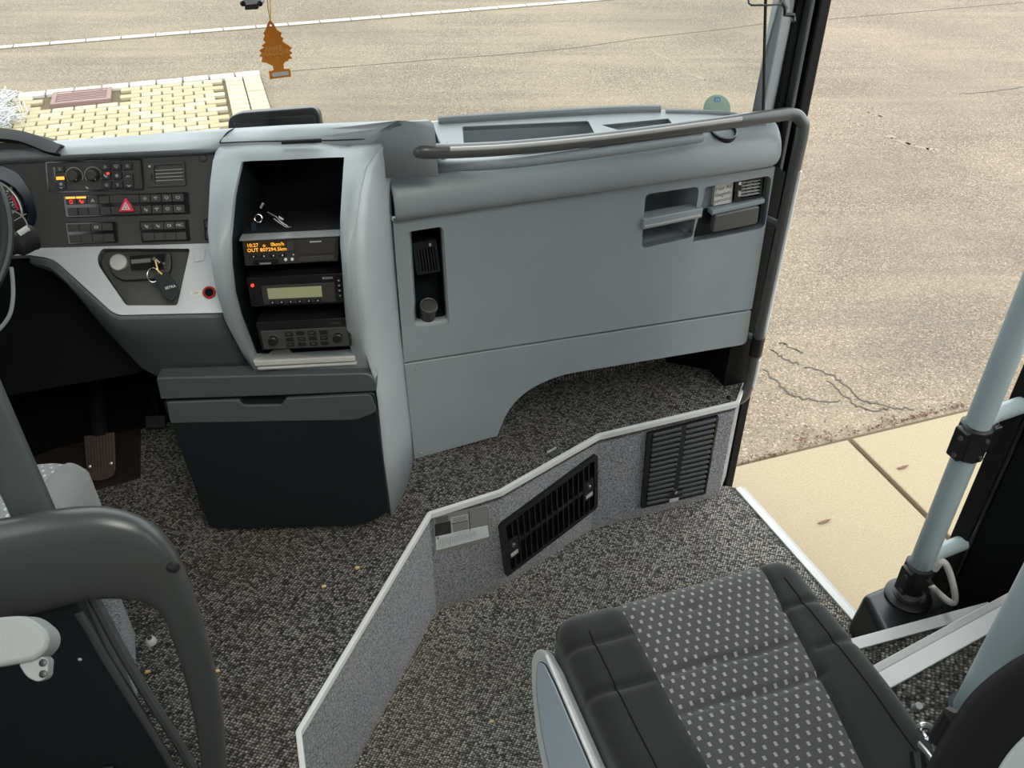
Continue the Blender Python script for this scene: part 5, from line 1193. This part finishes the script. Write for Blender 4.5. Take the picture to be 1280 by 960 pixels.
# ------------------------------------------------------------------ driver place
def driver_place():
    # seat
    o = onz(110, 564, .50)
    W, D = .5, .25; yaw = V((math.cos(.1), math.sin(.1), 0)); fw = V((-math.sin(.1), math.cos(.1), 0))
    org = V((o.x, o.y, .38)) - yaw * W - fw * (D - .01)
    f = fr3(org, yaw, fw)
    t = thing('driver_chair', 'driver seat with light grey dotted cushion in front of the dark post', 'seat', V((org.x + .2, org.y + .2, 0)))
    bf = lambda q: (0, .2, lerp(.8, .92, q), 1)
    L, C, R = cushion(f, W, D, .12, .02, 14, 14, bfun=bf, r=.05)
    MB().grid(L).build('side_bolster', M['lightcloth'], t, ang=70); MB().grid(R).build('side_bolster', M['lightcloth'], t, ang=70); MB().grid(C).build('centre_panel', M['dotlight'], t, ang=70)
    MB().box(f, .03, W - .02, .01, D - .05, -.1, .004).build('seat_pan', M['black'], t, bevel=.01)
    MB().box(f, .06, W - .06, .02, D - .06, -.38, -.1).build('pedestal', M['dark'], t, bevel=.01)
    MB().box(fr3(f.pt(.05, .03, .05), yaw, (0, 0, 1)), 0, .2, 0, .25, -.03, .03).build('backrest', M['blackcloth'], t, bevel=.03, seg=4)
    # vertical dark post
    p = ony(28, 610, .85); p = V((p.x, p.y, 0)); tag(MB().tube([p, V((p.x, p.y, 1.9))], .0265, 20).build('guard_post', M['post']), 'dark grey vertical post between driver seat and grab loop', 'post')
    # guard panel with moulded grab loop
    f = Fr(ony(150, 665, .78), 8, 0)
    t = thing('driver_guard', 'dark grey guard behind the driver with a big moulded grab loop', 'guard', f.pt(-.1, -.8, 0))
    OU = [(-110, 690), (-40, 680), (0, 673), (50, 664), (100, 659), (140, 661), (175, 671), (200, 688), (220, 715), (238, 755), (255, 805), (268, 855), (277, 905), (281, 960), (280, 1040)]
    IN_ = [(-110, 800), (-40, 795), (0, 790), (50, 780), (98, 767), (130, 763), (160, 763), (185, 768), (203, 785), (215, 815), (227, 850), (237, 890), (245, 930), (250, 975), (250, 1040)]
    Po = smooth_path([f.pt(*f.px(*q), 0) for q in OU], 5); Pi = smooth_path([f.pt(*f.px(*q), 0) for q in IN_], 5)
    n = len(Po); mb = MB(); rings = []
    for i in range(n):
        c_ = (Po[i] + Pi[i]) * .5; hw = (Po[i] - Pi[i]) * .5; s_ = i / (n - 1); dp = lerp(.06, .034, min(1, max(0, (s_ - .3) * 2.2)))
        e = lambda v_: math.copysign(abs(v_) ** .8, v_)
        rings.append([c_ + hw * e(math.cos(2 * math.pi * k / 20)) - f.n * (dp * .5) + f.n * e(math.sin(2 * math.pi * k / 20)) * dp * .5 for k in range(20)])
    mb.grid(rings, closed=True); mb.f.append(tuple(range(20))); mb.f.append(tuple(range((n - 1) * 20, n * 20)))
    mb.build('grab_loop', M['loop'], t, ang=70)
    fp = Fr(f.pt(0, 0, -.045), 8, 0)
    web = fp.P([(-200, 745), (60, 745), (97, 752), (130, 822), (170, 885), (215, 960), (250, 1040), (-200, 1100)])
    MB().prism(fp, web, -.02, 0).build('panel', M['bin'], t, bevel=.006, seg=3)
    ed = [fp.pt(*fp.px(x, y), .0) for x, y in ((98, 766), (112, 788), (131, 822), (171, 886), (216, 960), (255, 1040))]
    MB().tube(smooth_path(ed, 4), .006, 8).build('panel_edge', M['loop'], t)
    ed = [fp.pt(*fp.px(x, y), -.03) for x, y in ((106, 760), (118, 782), (142, 826), (182, 893), (224, 957), (268, 1040))]
    MB().tube(smooth_path(ed, 4), .0085, 8).build('rear_edge', M['post'], t)
    c = f.px(216, 712); MB().lathe(Fr(f.pt(*c, -.004), 60, 10), 0, 0, [(.007, -.006), (.007, .005), (.004, .006)], 12).build('plug', M['black'], t)
    c = fp.px(100, 824); MB().lathe(fp, *c, [(.003, 0), (.003, .001), (.001, .0015)], 8).build('rivet', M['railstrip'], t)
    c0, c1 = fp.px(128, 957), fp.px(160, 990); MB().box(fp, c0[0], c1[0], c1[1], c0[1], 0, .006).build('latch', M['black'], t, bevel=.002)
    # carpeted plinth seen through the loop
    q = [onz(*p, .12) for p in ((92, 740), (150, 745), (152, 832), (110, 800))]
    MBp = MB().add(q + [V((p.x, p.y, 0)) for p in q], [(0, 1, 2, 3), (0, 4, 5, 1), (1, 5, 6, 2), (2, 6, 7, 3), (3, 7, 4, 0)])
    MBp.build('seat_plinth', M['felt'], kind='structure')
    # armrest end
    f = Fr(dep(20, 805, .92), 22, 50); q = f.P([(-80, 784), (0, 771), (35, 769), (60, 790), (61, 808), (45, 826), (0, 834), (-80, 846)])
    t = thing('arm_rest', 'pale grey padded armrest end with hinge jutting in at left edge', 'armrest', f.pt(-.02, -.03, 0))
    MB().prism(f, rnd(q, [0, .01, .02, .02, .02, .02, .01, 0]), -.06, 0).build('pad', M['arm'], t, bevel=.014, seg=4)
    q = f.P([(18, 829), (50, 820), (58, 825), (56, 848), (45, 854), (30, 848)]); h = MB().prism(f, rnd(q, .006), -.035, -.01).build('hinge', M['arm'], t, bevel=.003)
    for x, y in ((51, 829), (51, 843)): MB().lathe(f, *f.px(x, y), [(.004, -.012), (.004, -.008), (.002, -.0075)], 10).build('hinge_hole', M['black'], h)
    # steering wheel
    c0 = dep(-166, 288, 1.34); n = V((.30, -.68, .66)).normalized(); u = n.cross(V((0, 0, 1))).normalized() * -1; v = n.cross(u)
    u = V((0, 0, 1)).cross(n).normalized(); v = n.cross(u); f = fr3(c0, u, v)
    t = thing('steering_wheel', 'black steering wheel whose rim just enters at the left edge', 'steering wheel', c0)
    MB().ring(f, 0, 0, .187, .0135, 64, 14).build('rim', M['bin'], t)
    MB().ring(f, 0, 0, .196, .004, 64, 8, .007).build('rim_highlight', M['post'], t)  # highlight along the rim put in as a paler ring
    MB().lathe(f, 0, 0, [(.07, -.04), (.075, -.01), (.06, .005)], 28).build('hub', M['bin'], t)
    for a in (0.5, 2.64, 4.71): MB().tube([f.pt(.05 * math.cos(a), .05 * math.sin(a), -.02), f.pt(.19 * math.cos(a), .19 * math.sin(a), 0)], .016, 10, ry=.5).build('spoke', M['bin'], t)
    # stalk
    p0, p1 = dep(-30, 318, 1.42), dep(40, 300, 1.47)
    t = thing('column_stalk', 'black steering column stalk with thick rounded end right of the wheel', 'stalk', p0)
    MB().tube(smooth_path([p0, dep(0, 312, 1.44), dep(22, 306, 1.46), dep(38, 298, 1.47), dep(44, 296, 1.475)], 4), [.012] * 4 + [.014] * 4 + [.02] * 4 + [.021] * 4 + [.012], 14).build('lever', M['soft'], t)
    MB().tube([dep(24, 293, 1.45), dep(36, 285, 1.455)], .006, 8).build('end_key', M['railstrip'], t)
    cp = smooth_path([dep(14, 334, 1.5), dep(16, 352, 1.5), dep(16, 375, 1.5), dep(11, 396, 1.5), dep(-4, 414, 1.5), dep(-30, 430, 1.5)], 5)
    tag(MB().tube(cp, .0035, 8).build('column_cable', M['arm']), 'thin pale cable curving below the steering wheel at left edge', 'cable')
driver_place()
